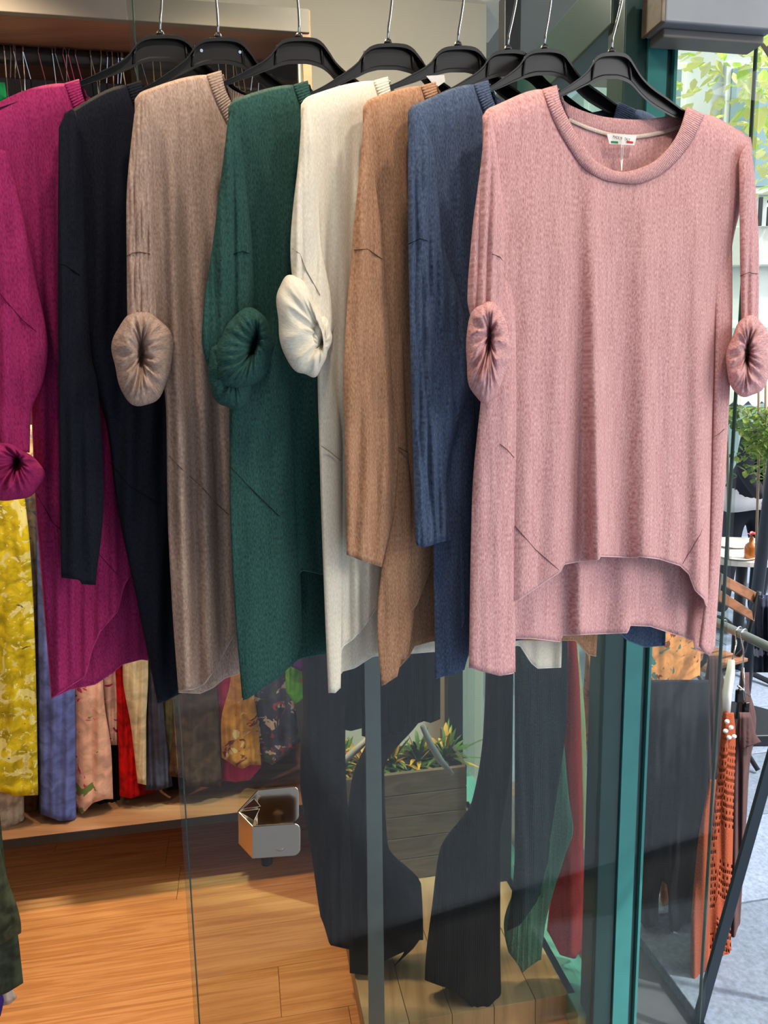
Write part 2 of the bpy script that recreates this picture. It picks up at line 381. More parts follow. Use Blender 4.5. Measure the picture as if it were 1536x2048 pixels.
# ------------------------------------------------------------------ setting: shop shell
BU = Vector((.983, .184, 0)).normalized(); BW = Vector((-BU.y, BU.x, 0))     # the building's own axes
YAWB = math.degrees(math.atan2(BU.y, BU.x))
SF = BU*.80                                                                   # storefront line: SF + BW*t
def sfp(t, z=0, o=0): return SF+BW*t+BU*o+Vector((0, 0, z))
def t_at_px(px):
    k = (px-W_/2)/FPX*1.0; return (SF.x-k*SF.y)/(k*BW.y-BW.x)
BACK = 2.72                                                                   # back wall distance along BW
def bp(a, b, z): return BU*a+BW*b+Vector((0, 0, z))                            # building coordinates
def struct(mb, name, m, parent=None, **k):
    o = mb.build(name, m, parent, **k)
    if parent is None: o['kind'] = 'structure'
    return o
fl = empty('floor', (0, 2, 0), kind='structure')
MB().box(bp(-.95, 2.2, -.012), (3.7, 1.6, .012), BU).build('subfloor', mat('subfloor', (70, 45, 28), .9), fl)
rg = random.Random(3); pm = None
for i in range(9):
    b = 1.46+i*.176; a = -2.8+rg.uniform(0, 1.0)-1.2
    while a < .85:
        a0, a1 = max(a, -2.8), min(a+1.22, .79)
        if a1 > a0+.02:
            m = MB().box(bp(-(-a0-a1)/2, b, -.003), (a1-a0-.0012, .1748, .006), BU)
            # each board is stored about its own centre so that its grain follows it
            o = m.build('floor_plank', M_floor, fl)
            o.data.transform(Matrix.Translation(-(bp((a0+a1)/2, b, -.003)-Vector((0, 2, 0))))); o.location = bp((a0+a1)/2, b, -.003)-Vector((0, 2, 0))
            o.data.transform(Matrix.Rotation(-math.radians(YAWB), 4, 'Z')); o.rotation_euler.z = math.radians(YAWB)
            md = o.modifiers.new('bevel', 'BEVEL'); md.width = .0008; md.segments = 1
        a += 1.22
struct(MB().box(bp(-.95, BACK+.05, 1.45), (3.7, .1, 2.9), BU), 'wall_back', M_wallw)
struct(MB().box(bp(-2.85, 2.1, 1.45), (.1, 1.5, 2.9), BU), 'wall_left', M_wallw)
cl = struct(MB().box(bp(-.95, 1.55, 2.95), (3.9, 2.9, .1), BU), 'ceiling', mat('ceiling_paint', (222, 218, 210), .9))
# unseen side wall and roof, added to block light from left and above
struct(MB().box((-1.75, .1, 1.45), (.2, 3.2, 2.9), (1, 0, 0)), 'wall_light_block', mat('block_wall_paint', (120, 104, 88), .8, 0, .06, 3))
struct(MB().box((.15, -.15, 2.96), (4.1, 2.9, .12), (1, 0, 0)), 'trim_light_block', mat('block_roof_paint', (150, 140, 128), .8, 0, .04, 3))
# ---- storefront window running away from the door
wn = empty('window_1', sfp(1.9), kind='structure')
tp = t_at_px(1238)
ts = tp
MB().box(sfp((ts+BACK)/2, 1.16, 0), (.012, BACK-ts, 2.2), BU).build('glass_pane', M_glass2, wn)
MB().box(sfp((ts+BACK)/2, 2.36, -.01), (.07, BACK-ts, .12), BU).build('lintel', M_teal, wn, bevel=.004)
MB().box(sfp((ts+BACK)/2, .035, -.01), (.09, BACK-ts, .07), BU).build('sill', mat('sill_green', (104, 164, 150), .3, .1, .08, 8), wn, bevel=.004)
MB().box(sfp(BACK-.02, 1.3, -.03), (.06, .07, 2.6), BU).build('corner_post', M_blackmetal, wn, bevel=.004)
cp = sfp(tp)
pF = Frame((cp.x, cp.y, 0), YAWB)
PX = lambda x: (pF.pt(x, 1400, .035)-pF.P0).dot(pF.u)
MB().box(pF.loc((PX(1206)+PX(1292))/2, 1.3, 0), (PX(1292)-PX(1206), .07, 2.6), BU).build('main_post', M_teal, wn, bevel=.003)
MB().box(pF.loc((PX(1246)+PX(1279))/2, 1.3, .0385), (PX(1279)-PX(1246), .006, 2.6), BU).build('post_inlay', M_teal2, wn)
MB().box(pF.loc(PX(1293), 1.3, .02), (.007, .05, 2.6), BU).build('post_trim', M_teal2, wn, bevel=.001)
c2 = atY(1006, 1500, 2.15)
MB().box((c2.x, c2.y, 1.3), (.045, .05, 2.6), BU).build('inner_post', M_blackmetal, wn, bevel=.003)
pt_ = atY(1268, 72, 2.0); q = sfp(t_at_px(1268), pt_.z, -.05)
MB().box(q+Vector((-.002, 0, 0)), (.012, .035, .06), BU).build('latch_plate', M_palewood, wn, bevel=.002)
# outdoor soffit in front of the window
struct(MB().box(sfp(2.4, 2.98, .45), (.9, 2.0, .12), BU), 'trim_1', M_soffit)

# ---- glass door in front
dF = Frame((0, 1.5, 0), YAWB)
dr = empty('door_1', (0, 1.5, 0), kind='structure')
pa, pb = dF.pt(374, 1640), dF.pt(1417, 1700)
pw = (pb-pa).length; pc = (pa+pb)/2
pane = MB().box((pc.x, pc.y, 1.235), (pw, .01, 2.45), BU).build('glass_pane', [M_glass], dr)
for p in (pa, pb):
    sg = 1 if p is pb else -1
    MB().box(Vector((p.x, p.y, 1.235))+BU*(sg*.0014), (.0025, .0095, 2.45), BU).build('glass_edge', M_glassedge, dr)
# closer box on the top right corner
b0, b1 = dF.pt(1313, -40, .05), dF.pt(1524, 78, .05)
bw = (Vector((b1.x, b1.y, 0))-Vector((b0.x, b0.y, 0))).length
bc = (b0+b1)/2
MB().box((bc.x, bc.y, (b0.z+b1.z)/2), (bw, .07, b0.z-b1.z), BU).build('closer_box', M_boxgrey, dr, bevel=.004)
MB().box((bc.x, bc.y+.01, b1.z-.008), (bw*.93, .05, .016), BU).build('closer_rail', mat('rail_grey', (110, 108, 105), .5), dr, bevel=.003)
MB().box(Vector((bc.x, bc.y, (b0.z+b1.z)/2))-BU*(bw/2+.004), (.008, .072, b0.z-b1.z), BU).build('box_end', M_crate, dr, bevel=.002)
# handle: two folded plates clamped on the pane
hd = MB()
def hplate(pts3, th, name, parent):
    return
def handle():
    F = dF
    # lower housing: open box seen from above, front plate and slanted left cheek
    m = MB()
    def rounded(xs, ys, d0, d1, r=12):
        x0, x1 = xs; y0, y1 = ys; pts = []
        for (cx_, cy_, a0) in ((x1-r, y0+r, -90), (x1-r, y1-r, 0)):
            for k in range(7): a = math.radians(a0+k*15); pts.append((cx_+r*math.cos(a), cy_+r*math.sin(a)))
        pts += [(x0, y1), (x0, y0)]
        return pts
    h = empty('handle_pivot', F.pt(540, 1640, .03)); h.parent = dr; h.location = F.pt(540, 1640, .03)-Vector((0, 1.5, 0)); ROOTLOC[h.name] = F.pt(540, 1640, .03)
    return h
def plate_px(F, pts, d0, d1):
    m = MB(); a = [F.pt(x, y, d0) for x, y in pts]
    return m.prism(a, F.n*(d1-d0))
def rpts(x0, x1, y0, y1, r, sk=0.0):
    pts = []
    for (cx_, cy_, a0) in ((x1-r, y0+r, -90), (x1-r, y1-r, 0)):
        for k in range(7): a = math.radians(a0+k*15); pts.append((cx_+r*math.cos(a), cy_+r*math.sin(a)))
    pts += [(x0, y1), (x0, y0)]
    return [(x, y-sk*(x-x0)) for x, y in pts]
HM = mat('polished_steel', (186, 172, 154), .16, 1, .02, 60)
# front plate
plate_px(dF, rpts(505, 601, 1653, 1718, 14, .07), .070, .066).build('handle', HM, dr, bevel=.0015)
hp = [o for o in dr.children if o.name.startswith('handle')][0]
# inner back plate (against the glass)
plate_px(dF, rpts(514, 598, 1580, 1652, 14, .1), .012, .008).build('back_plate', HM, hp, bevel=.0015)
def quad3(p):
    m = MB(); n = (p[1]-p[0]).cross(p[2]-p[0]).normalized()*.004; m.prism(p, n); return m
# slanted left cheek and base folding down to the pane
fA, fB = dF.pt(505, 1653, .070), dF.pt(505, 1718, .070)
eA, eB = dF.pt(475, 1622, .035), dF.pt(476, 1686, .035)
quad3([fA, fB, eB, eA]).build('cheek_plate', HM, hp, bevel=.001)
bA, bB = dF.pt(514, 1580, .012), dF.pt(514, 1650, .012)
quad3([eA, eB, bB, bA]).build('cheek_plate', HM, hp, bevel=.001)
# top web with the pinched notch between the two folds
wv_ = [dF.pt(505, 1653, .068), dF.pt(478, 1623, .036), dF.pt(520, 1617, .034), dF.pt(509, 1640, .05), dF.pt(513, 1652, .066)]
quad3(wv_).build('notch_web', HM, hp, bevel=.0008)
wv_ = [dF.pt(480, 1619, .034), dF.pt(513, 1584, .012), dF.pt(509, 1597, .02), dF.pt(522, 1613, .033)]
quad3(wv_).build('notch_web', HM, hp, bevel=.0008)
MB().tube([dF.pt(560, 1690, .066), dF.pt(560, 1690, .004)], .012, 20).build('spindle', HM, hp, smooth=True)

# ------------------------------------------------------------------ rail and the eight hangers with their tops
RAILY = 1.2
rail_z = atY(768, -95, RAILY).z
ra = MB().tube([(-1.25, RAILY, rail_z), (1.3, RAILY, rail_z)], .0125, 20)
rl = empty('hanging_rail', (0, RAILY, rail_z), 'chrome rail overhead that carries the row of long tops', 'rail')
ra.build('rail_tube', M_chrome, rl, smooth=True)
for x in (-1.1, 1.15):
    MB().tube([(x, RAILY, rail_z+.01), (x, RAILY, 2.9)], .008, 12).build('rail_drop', M_chrome, rl, smooth=True)
YAW = 31
UPPER = [(-247, 138), (-215, 122), (-160, 98), (-102, 72), (-75, 55), (-56, 42), (-42, 28), (-33, 12), (-22, 3), (-10, 0), (10, -1), (26, 1), (37, 8), (46, 22), (60, 45), (80, 66), (110, 88), (150, 117), (200, 140), (250, 165)]
LOWER = [(-247, 150), (-215, 136), (-160, 113), (-102, 84), (-75, 74), (-56, 66), (-42, 61), (-33, 58), (-22, 55), (-10, 53), (10, 53), (26, 57), (37, 62), (46, 70), (60, 86), (80, 104), (110, 122), (150, 141), (200, 162), (250, 184)]
def make_hanger(fr, hx, hy, sx, label, lean, slx, sly, srx):
    """hx,hy: top of the block; slx: scale of left arm"""
    C0 = fr.pt(hx, hy, 0)
    root = empty('clothes_hanger', C0, label, 'hanger', 'black hangers on the front rail')
    U, Lo = pl(UPPER), pl(LOWER); m = MB(); vs, fs = [], []
    prf = [(.011, 0), (.011, .14), (.0045, .2), (.0045, .82), (.009, .87), (.009, 1), (-.009, 1), (-.009, .87), (-.0045, .82), (-.0045, .2), (-.011, .14), (-.011, 0)]
    N = 90
    for i in range(N+1):
        t = -247+497*i/N; yu, yl = U(t), Lo(t)
        if t < -56: X = hx-56*sx+(t+56)*slx
        elif t > 50: X = hx+50*sx+(t-50)*srx
        else: X = hx+t*sx
        k = sly if t < -20 else 1.0
        ex = 0 if 3 < i < N-3 else (2 if 1 < i < N-1 else 5)
        for d, q in prf: vs.append(fr.pt(X, hy+(yu+ex)*k+((yl-ex)-(yu+ex))*q*(1 if k == 1 else 1), d))
    n = len(prf)
    for i in range(N):
        for k in range(n): fs.append((i*n+k, (i+1)*n+k, (i+1)*n+(k+1) % n, i*n+(k+1) % n))
    fs.append(tuple(range(n))); fs.append(tuple(N*n+n-1-k for k in range(n)))
    m.add(vs, fs)
    for sg in (-1, 1):
        xx = hx+sg*36*sx+ (2 if sg > 0 else 0)
        m.tube([fr.pt(xx-sg*3, hy+16, .0045), fr.pt(xx, hy+38, .0055), fr.pt(xx+sg*2, hy+58, .0045)], .0022, 8)
    m.build('shoulder_bar', M_black, root, bevel=.0012)
    MB().tube([fr.pt(hx+1, hy+4), fr.pt(hx+1, hy-7)], [.007, .0045], 14).build('collar_ring', M_black, root, smooth=True)
    # chrome hook up and over the rail
    a = fr.pt(hx+1, hy-3); k = Vector((a.x+.001, a.y, a.z+.018)); top = Vector((a.x+lean, RAILY, rail_z))
    R_ = .0150
    P = [a, k]
    for q in range(1, 7): P.append(k.lerp(Vector((top.x+R_*fr.u.x*.2, top.y-R_*.95, top.z-.004)), q/6)+Vector((.004*math.sin(q/6*math.pi), 0, 0)))
    for q in range(1, 13):
        an = math.pi*q/12*1.05; P.append(Vector((top.x-.006*q/12, top.y-R_*math.cos(an), top.z+R_*math.sin(an))))
    e = P[-1]; P.append(e+Vector((-.004, .001, -.02))); P.append(e+Vector((-.010, .004, -.034)))
    MB().tube(P, .0019, 10).build('hook', M_chrome, root, smooth=True)
    return root
NECK_I = [(1113, 172), (1118, 200), (1138, 245), (1168, 295), (1193, 325), (1243, 345), (1293, 332), (1333, 300), (1360, 257), (1373, 215)]
NECK_O = [(1085, 180), (1108, 240), (1138, 295), (1168, 335), (1218, 362), (1268, 367), (1308, 355), (1348, 325), (1383, 280), (1408, 230)]
BACK_I = [(1116, 178), (1124, 199), (1158, 220), (1218, 236), (1273, 240), (1318, 236), (1350, 228), (1370, 217)]
BACK_O = [(1124, 195), (1138, 238), (1183, 257), (1228, 269), (1268, 272), (1318, 265), (1362, 252), (1375, 228)]
def make_top(g):
    hx, hy = g['hook']; fr = Frame(atY(hx, hy, RAILY), YAW)
    dx, dy = g['neck'][0]-1113, g['neck'][1]-172
    sh = lambda pts: [(x+dx, y+dy) for x, y in pts]
    root = empty('knit_tunic', fr.pt(hx, hy), g['label'], 'top', 'long knit tops on the front rail')
    knitm = knit(g['name'], g['c'], g['c2'], g.get('streak', .35), sheen=g.get('sheen', .2)); ribm = knit(g['name']+'_rib', g['c'], g['c2'], .2, rib=95, sheen=.2)
    shl, shr = g['shl'], (1495+dx, 275+dy)
    NO = sh(NECK_O)
    ysh = pl([shl, (shl[0]+22, shl[1]-18), (NO[0][0], NO[0][1]-2), (1240+dx, 160+dy), (NO[-1][0], NO[-1][1]-3), (shr[0]-24, shr[1]-18), shr])
    folds = g.get('folds') or make_folds(g['seed'], g.get('fa', .010), 74, 200, 1000)
    bulge = g.get('bulge', .012)
    Lb, Rb = pl(g['L']), pl(g['R'])
    def dfront(x, y, s=None, t=None):
        l, r = Lb(y), Rb(y); e = min(x-l, r-x)/30; et = (y-ysh(x))/55; pr = min(prof(e), prof(et))
        return .003+bulge*pr+folds(x, y)*pr*min(1, max(0, (y-ysh(x))/250))
    def dback(x, y, s=None, t=None):
        l, r = Lb(y), Rb(y); e = min(x-l, r-x)/30; et = (y-ysh(x))/55; pr = min(prof(e), prof(et))
        return .001-(bulge*.6)*pr+folds(x+37, y)*.55*pr*min(1, max(0, (y-ysh(x))/250))
    body = MB()
    topF = [shl, (shl[0]+8, shl[1]-12), (shl[0]+22, shl[1]-19)]+NO+[(shr[0]-24, shr[1]-17), (shr[0]-8, shr[1]-8), shr]
    BO = sh(BACK_O)
    topB = [shl, (shl[0]+8, shl[1]-12), (shl[0]+22, shl[1]-19), (NO[0][0], NO[0][1]-1)]+BO+[(NO[-1][0], NO[-1][1]-1), (shr[0]-24, shr[1]-17), (shr[0]-8, shr[1]-8), shr]
    hf = sheet(body, fr, g['L'], g['R'], topF, g['hemF'], dfront, 220 if g['seed'] == 8 else 110, 130)
    hb = sheet(body, fr, g['L'], g['R'], topB, g['hemB'], dback, 180 if g['seed'] == 8 else 80, 100)
    ob = body.build('body', knitm, root, smooth=True, solid=.0022)
    hm = MB(); hm.tube(hf, .0013, 6); hm.tube(hb, .0013, 6)
    for tb in g.get('tubes', []):
        m = MB(); fo = make_folds(g['seed']+5, .0026, 75, 300, 1200); tubecloth(m, fr, tb['L'], tb['R'], tb['y0'], tb['bot'], tb.get('off', .016), tb.get('h', .009), fo, wr=tb.get('wr', 0), seed=g['seed'], emerge=True)
        k = m.build('side_drape', knitm, root, smooth=True, solid=.0015)
    hm.build('hem_edge', knit(g['name']+'_hem', g['c2'], tuple(min(255, k+15) for k in g['c2'])), root, smooth=True)
    cb = MB(); band(cb, fr, sh(NECK_I), NO, lambda x, y: dfront(x, y)+.0015)
    cb.build('neck_band', ribm, root, smooth=True, solid=.003)
    if g.get('back_neck', True):
        cb = MB(); band(cb, fr, sh(BACK_I), BO, lambda x, y: dback(x, y)+.001, puff=.001)
        cb.build('back_neck_band', ribm, root, smooth=True, solid=.003)
    for sl in g.get('sleeves', []):
        m = MB(); fo = make_folds(g['seed']+9+int(sl['y0']), sl.get('fa', .0045), sl.get('lam', 36), sl['y0']-100, sl['y0']+300)
        tubecloth(m, fr, sl['L'], sl['R'], sl['y0'], sl['bot'], sl.get('off', .026), sl.get('h', .011), fo, wr=sl.get('wr', .0012), seed=g['seed'], slope=30)
        so = m.build('sleeve', knitm, root, smooth=True, solid=.0018)
        if sl.get('seam'):
            off, h = sl.get('off', .026), sl.get('h', .011); Ls, Rs = pl(sl['L']), pl(sl['R'])
            def ds(x, y):
                s = (x-Ls(y))/(Rs(y)-Ls(y)); s = max(0.001, min(.999, s)); sn = 2*math.sqrt(s*(1-s)); return off+h*sn+fo(x, y)*sn**.5+.0013
            seam(fr, sl['seam'], ds, .0006).build('seam', knit(g['name']+'_s', tuple(int(k*.6) for k in g['c']), tuple(int(k*.7) for k in g['c'])), so)
        for rr in sl.get('rolls', []):
            m = MB(); roll(m, fr, *rr[0], **rr[1]); m.build('rolled_cuff', knitm, so, smooth=True)
    dk = knit(g['name']+'_seam', tuple(int(k*.62) for k in g['c']), tuple(int(k*.72) for k in g['c']))
    for sm in g.get('seams', []):
        seam(fr, sm, lambda x, y: dfront(x, y)+.0014, .0006).build('seam', dk, root)
    for sm in g.get('tseams', []):
        seam(fr, sm[0], lambda x, y: sm[1], .0006).build('seam', dk, root)
    g['fr'] = fr; g['root'] = root; g['dback'] = dback; g['dfront'] = dfront
    return root
def pinkfolds(x, y):
    g = max(0, min(1, (y-330)/750)); v = 0
    for (x0, x1, w0, am) in ((1065, 1048, 24, .5), (1128, 1105, 26, .45), (1182, 1196, 17, 1.15), (1292, 1290, 24, .75), (1338, 1345, 26, .4), (1392, 1398, 20, .7), (1240, 1243, 22, -.35), (1150, 1160, 24, -.5), (1440, 1430, 16, -.5)):
        c = x0+(x1-x0)*((y-330)/800); v += am*math.exp(-((x-c)/w0)**2)
    return .025*(.16+.84*g)*v
TOPS = [
 dict(name='magenta_knit', label='magenta long knit top with loosely turned-up sleeve, leftmost on the front rail', hook=(320, 70), neck=(158, 160), shl=(-72, 262), c=(124, 24, 72), c2=(166, 48, 100), seed=1, bulge=.014,
  L=[(200, -75), (400, -20), (560, 20), (760, 60), (1000, 72), (1200, 88), (1395, 104)], R=[(262, 530), (300, 540), (700, 510), (1300, 470)],
  hemF=[(104, 1395), (170, 1352), (183, 1300), (200, 1262), (235, 1222), (247, 1172), (260, 1150), (330, 1130), (470, 1180)],
  hemB=[(104, 1395), (140, 1378), (190, 1368), (225, 1345), (245, 1328), (282, 1318), (300, 1320), (470, 1290)],
  sleeves=[dict(y0=300, bot=905, L=[(300, -110), (600, -95), (800, -70), (905, -50)], R=[(300, 10), (420, 42), (560, 70), (700, 95), (760, 86), (830, 60), (905, 58)], lam=60, fa=.008, wr=.002, seam=[(-20, 560), (10, 600), (45, 640), (80, 670)],
    off=.035, h=.016, rolls=[((10, 945, 76, 58, .035, .034), dict(seed=3, wr=.009, slit=(.3, -.5, .1), nk=7, tilt=10))])],
  seams=[[(75, 990), (105, 1045), (135, 1072)], [(190, 1100), (235, 1150)]]),
 dict(name='navy_knit', label='navy almost black long knit top with its sleeves hanging straight', hook=(435, 75), neck=(282, 163), shl=(121, 240), c=(12, 14, 21), c2=(26, 29, 39), seed=2, bulge=.012, streak=.15, sheen=.08,
  L=[(200, 121), (300, 135), (600, 150), (700, 172), (780, 194), (860, 216), (1000, 234), (1200, 275), (1405, 316)], R=[(262, 660), (300, 665), (700, 640), (1300, 600)],
  hemF=[(316, 1400), (330, 1402), (365, 1380), (400, 1340), (520, 1150), (600, 1200)], hemB=[(316, 1405), (330, 1402), (370, 1380), (450, 1330), (600, 1310)],
  sleeves=[dict(y0=222, bot=[(122, 1155), (160, 1160), (162, 1168), (190, 1170)], L=[(222, 122), (260, 119), (600, 117), (900, 120), (1170, 124)], R=[(222, 150), (300, 160), (500, 170), (700, 180), (780, 195), (1000, 206), (1170, 190)], lam=42, fa=.006, seam=[(118, 528), (130, 530), (160, 550)])],
  seams=[[(220, 925), (262, 975), (320, 1008)]]),
 dict(name='taupe_knit', fa=.013, label='taupe beige long knit top with a scrunched rolled cuff', hook=(597, 75), neck=(442, 143), shl=(271, 200), c=(146, 119, 103), c2=(190, 164, 147), seed=3, streak=.5,
  L=[(160, 270), (220, 271), (400, 285), (600, 300), (830, 334), (1000, 336), (1200, 345), (1385, 358)], R=[(245, 820), (300, 826), (700, 800), (1300, 780)],
  hemF=[(358, 1380), (385, 1378), (408, 1368), (432, 1335), (470, 1265), (500, 1200), (640, 1140), (780, 1200)], hemB=[(358, 1384), (400, 1386), (425, 1375), (450, 1355), (475, 1348), (520, 1300), (780, 1270)],
  sleeves=[dict(y0=195, bot=640, L=[(195, 275), (230, 270), (420, 254), (640, 256)], R=[(195, 296), (300, 302), (500, 306), (640, 312)], lam=22, fa=.005, seam=[(254, 512), (266, 506), (280, 504), (300, 508)],
    rolls=[((285, 715, 60, 96, .026, .03), dict(seed=11, wr=.008, slit=(-.05, -.1, .45), nk=8))])],
  seams=[[(338, 912), (370, 945), (400, 970), (430, 1005), (458, 1030)]]),
 dict(name='green_knit', label='bottle green long knit top with a twisted rolled cuff', hook=(775, 87), neck=(615, 163), shl=(457, 215), c=(30, 58, 53), c2=(54, 92, 84), seed=4, streak=.25,
  L=[(170, 457), (240, 458), (600, 462), (830, 460), (1000, 461), (1200, 470), (1400, 486)], R=[(265, 995), (300, 1000), (700, 970), (1300, 940)],
  hemF=[(486, 1395), (520, 1300), (595, 1150), (604, 1140), (645, 1148), (700, 1130), (930, 1150)], hemB=[(486, 1395), (600, 1316), (620, 1312), (655, 1306), (800, 1300), (930, 1280)],
  tubes=[dict(L=[(500, 470), (830, 462), (1000, 461), (1200, 470), (1400, 487)], R=[(500, 560), (800, 580), (1000, 590), (1200, 602), (1320, 604), (1400, 610)], y0=420, bot=[(487, 1400), (495, 1398), (560, 1352), (592, 1322), (604, 1296)], off=.016, h=.008)],
  sleeves=[dict(y0=215, bot=756, L=[(215, 460), (300, 450), (500, 425), (620, 408), (680, 405), (760, 426)], R=[(215, 474), (350, 488), (480, 502), (600, 508), (760, 488)], lam=26, fa=.006, seam=[(440, 522), (462, 510), (485, 502), (500, 508)],
    rolls=[((488, 700, 56, 84, .034, .028), dict(seed=21, wr=.009, slit=(.35, -.25, .5), nk=5, tilt=16)), ((458, 750, 42, 74, .024, .022), dict(seed=22, wr=.005, slit=(.2, 0, .1), nk=4, tilt=-14))])],
  tseams=[([(462, 935), (490, 965), (525, 1000), (558, 1032)], .0255)]),
 dict(name='cream_knit', label='cream white long knit top with a rolled cuff', hook=(915, 92), neck=(775, 155), shl=(603, 210), c=(218, 208, 184), c2=(240, 233, 214), seed=5, streak=.2, sheen=.1,
  L=[(170, 603), (240, 603), (500, 606), (740, 637), (900, 640), (1200, 650), (1390, 658)], R=[(255, 1155), (300, 1160), (700, 1140), (1340, 1122)],
  hemF=[(658, 1380), (685, 1292), (705, 1278), (730, 1250), (748, 1222), (800, 1160), (960, 1130), (1122, 1180)], hemB=[(658, 1385), (684, 1342), (710, 1335), (745, 1312), (900, 1300), (1040, 1290), (1062, 1325), (1075, 1336), (1120, 1334)],
  tubes=[dict(L=[(500, 640), (740, 636), (1000, 645), (1200, 650), (1390, 658)], R=[(500, 680), (740, 668), (900, 684), (1200, 684), (1390, 680)], y0=420, bot=[(658, 1385), (670, 1386), (680, 1376)], off=.014, h=.008)],
  sleeves=[dict(y0=212, bot=680, L=[(212, 606), (300, 600), (500, 582), (560, 586), (620, 600), (680, 615)], R=[(212, 618), (300, 632), (480, 640), (600, 662), (650, 668), (680, 660)], lam=28, fa=.005,
    rolls=[((602, 655, 46, 104, .032, .026), dict(seed=31, wr=.0035, slit=(.9, .3, .0), nk=4, tilt=-13)), ((640, 675, 24, 42, .030, .022), dict(seed=32, wr=.004, slit=(.3, .3, .0), nk=4, tilt=10))], seam=[(585, 497), (600, 508), (612, 540), (640, 590)])],
  seams=[], tseams=[([(643, 892), (660, 904), (682, 922)], .0235)]),
 dict(name='camel_knit', label='camel tan long knit top with a wide hanging sleeve', hook=(1015, 100), neck=(870, 165), shl=(727, 215), c=(148, 105, 76), c2=(192, 150, 118), seed=6, bulge=.008, fa=.007, streak=.45,
  L=[(170, 727), (240, 727), (500, 735), (800, 760), (1100, 765), (1370, 764)], R=[(265, 1250), (300, 1252), (700, 1230), (1310, 1192)],
  hemF=[(764, 1370), (800, 1300), (820, 1222), (832, 1210), (862, 1132), (920, 1120), (1100, 1130), (1192, 1200)], hemB=[(764, 1370), (820, 1310), (826, 1292), (865, 1281), (1000, 1280), (1150, 1280), (1160, 1290), (1175, 1308), (1192, 1312)],
  tubes=[dict(L=[(500, 740), (900, 790), (1100, 768), (1250, 755), (1370, 764)], R=[(500, 800), (900, 815), (1000, 826), (1200, 828), (1370, 806)], y0=420, bot=[(762, 1368), (768, 1370), (795, 1352), (802, 1318)], off=.010, h=.006)],
  sleeves=[dict(y0=215, bot=[(695, 1110), (725, 1122), (762, 1134)], L=[(215, 730), (300, 724), (480, 706), (700, 690), (750, 688), (1000, 693), (1134, 695)], R=[(215, 740), (350, 748), (480, 764), (600, 774), (800, 785), (880, 796), (1000, 790), (1134, 762)], lam=50, fa=.005, off=.018, h=.008, seam=[(708, 500), (735, 498), (764, 518)])],
  tseams=[([(792, 892), (815, 905)], .0175)]),
 dict(name='denim_blue_knit', label='dusty blue long knit top with a straight hanging sleeve beside the pink one', hook=(1088, 98), neck=(976, 162), shl=(817, 225), c=(50, 62, 84), c2=(88, 104, 130), seed=7, bulge=.012,
  L=[(170, 817), (240, 817), (500, 840), (800, 862), (1100, 868), (1355, 872)], R=[(265, 1356), (300, 1360), (700, 1345), (1290, 1330)],
  hemF=[(872, 1350), (925, 1250), (945, 1150), (1000, 1120), (1200, 1130), (1330, 1200)], hemB=[(872, 1356), (925, 1340), (940, 1300), (1120, 1262), (1230, 1258), (1255, 1280), (1290, 1294), (1330, 1290)],
  tubes=[dict(L=[(500, 850), (950, 880), (1100, 868), (1355, 872)], R=[(500, 940), (900, 950), (1100, 945), (1300, 936), (1355, 924)], y0=420, bot=[(873, 1356), (878, 1355), (918, 1345), (924, 1340)], off=.015, h=.008)],
  sleeves=[dict(y0=222, bot=[(832, 1084), (836, 1092), (850, 1095), (880, 1084), (903, 1081)], L=[(222, 819), (300, 817), (480, 818), (700, 822), (1095, 832)], R=[(222, 838), (300, 866), (480, 884), (600, 920), (700, 942), (755, 948), (800, 930), (870, 908), (950, 893), (1095, 903)], lam=44, fa=.007, off=.028, h=.012, seam=[(817, 488), (840, 477), (855, 482)])],
  tseams=[]),
 dict(name='pink_knit', label='dusty pink round neck top with rolled cuffs and stepped hem, front of the row', hook=(1222, 105), neck=(1113, 172), shl=(967, 232), c=(172, 118, 118), c2=(218, 174, 172), seed=8, bulge=.018, folds=pinkfolds, streak=.4,
  L=[(180, 967), (260, 966), (500, 975), (700, 980), (900, 955), (1050, 944), (1345, 939)], R=[(250, 1496), (300, 1503), (360, 1494), (500, 1462), (620, 1452), (900, 1450), (1100, 1440), (1310, 1428)],
  hemF=[(939, 1210), (1036, 1200), (1080, 1170), (1120, 1143), (1128, 1128), (1160, 1122), (1197, 1119), (1199, 1112), (1274, 1115), (1277, 1112), (1320, 1118), (1360, 1131), (1378, 1148), (1390, 1180), (1408, 1198), (1412, 1212), (1425, 1214)],
  hemB=[(939, 1335), (1000, 1350), (1027, 1346), (1029, 1276), (1060, 1276), (1120, 1283), (1125, 1270), (1255, 1265), (1260, 1250), (1300, 1252), (1388, 1281), (1390, 1298), (1420, 1310), (1428, 1290)],
  tubes=[dict(L=[(360, 980), (600, 985), (780, 965), (1000, 945), (1350, 939)], R=[(360, 1010), (600, 1030), (900, 1032), (1100, 1028), (1350, 1030)], y0=330, bot=[(939, 1332), (960, 1342), (1000, 1352), (1027, 1344)], off=.024, h=.010),
         dict(L=[(360, 1425), (600, 1432), (900, 1426), (1100, 1420), (1310, 1396)], R=[(360, 1462), (600, 1464), (900, 1453), (1100, 1441), (1310, 1428)], y0=330, bot=[(1398, 1292), (1412, 1308), (1420, 1309), (1427, 1298)], off=.018, h=.008)],
  sleeves=[dict(y0=228, bot=640, L=[(228, 972), (300, 966), (480, 944), (600, 936), (640, 944)], R=[(228, 982), (300, 992), (480, 1008), (560, 1006), (640, 1003)], lam=22, fa=.006, off=.034, h=.012, seam=[(985, 508), (1000, 514), (1007, 524)],
     rolls=[((974, 702, 44, 102, .040, .026), dict(seed=41, wr=.008, slit=(.1, -.3, .4), nk=7, tilt=2))]),
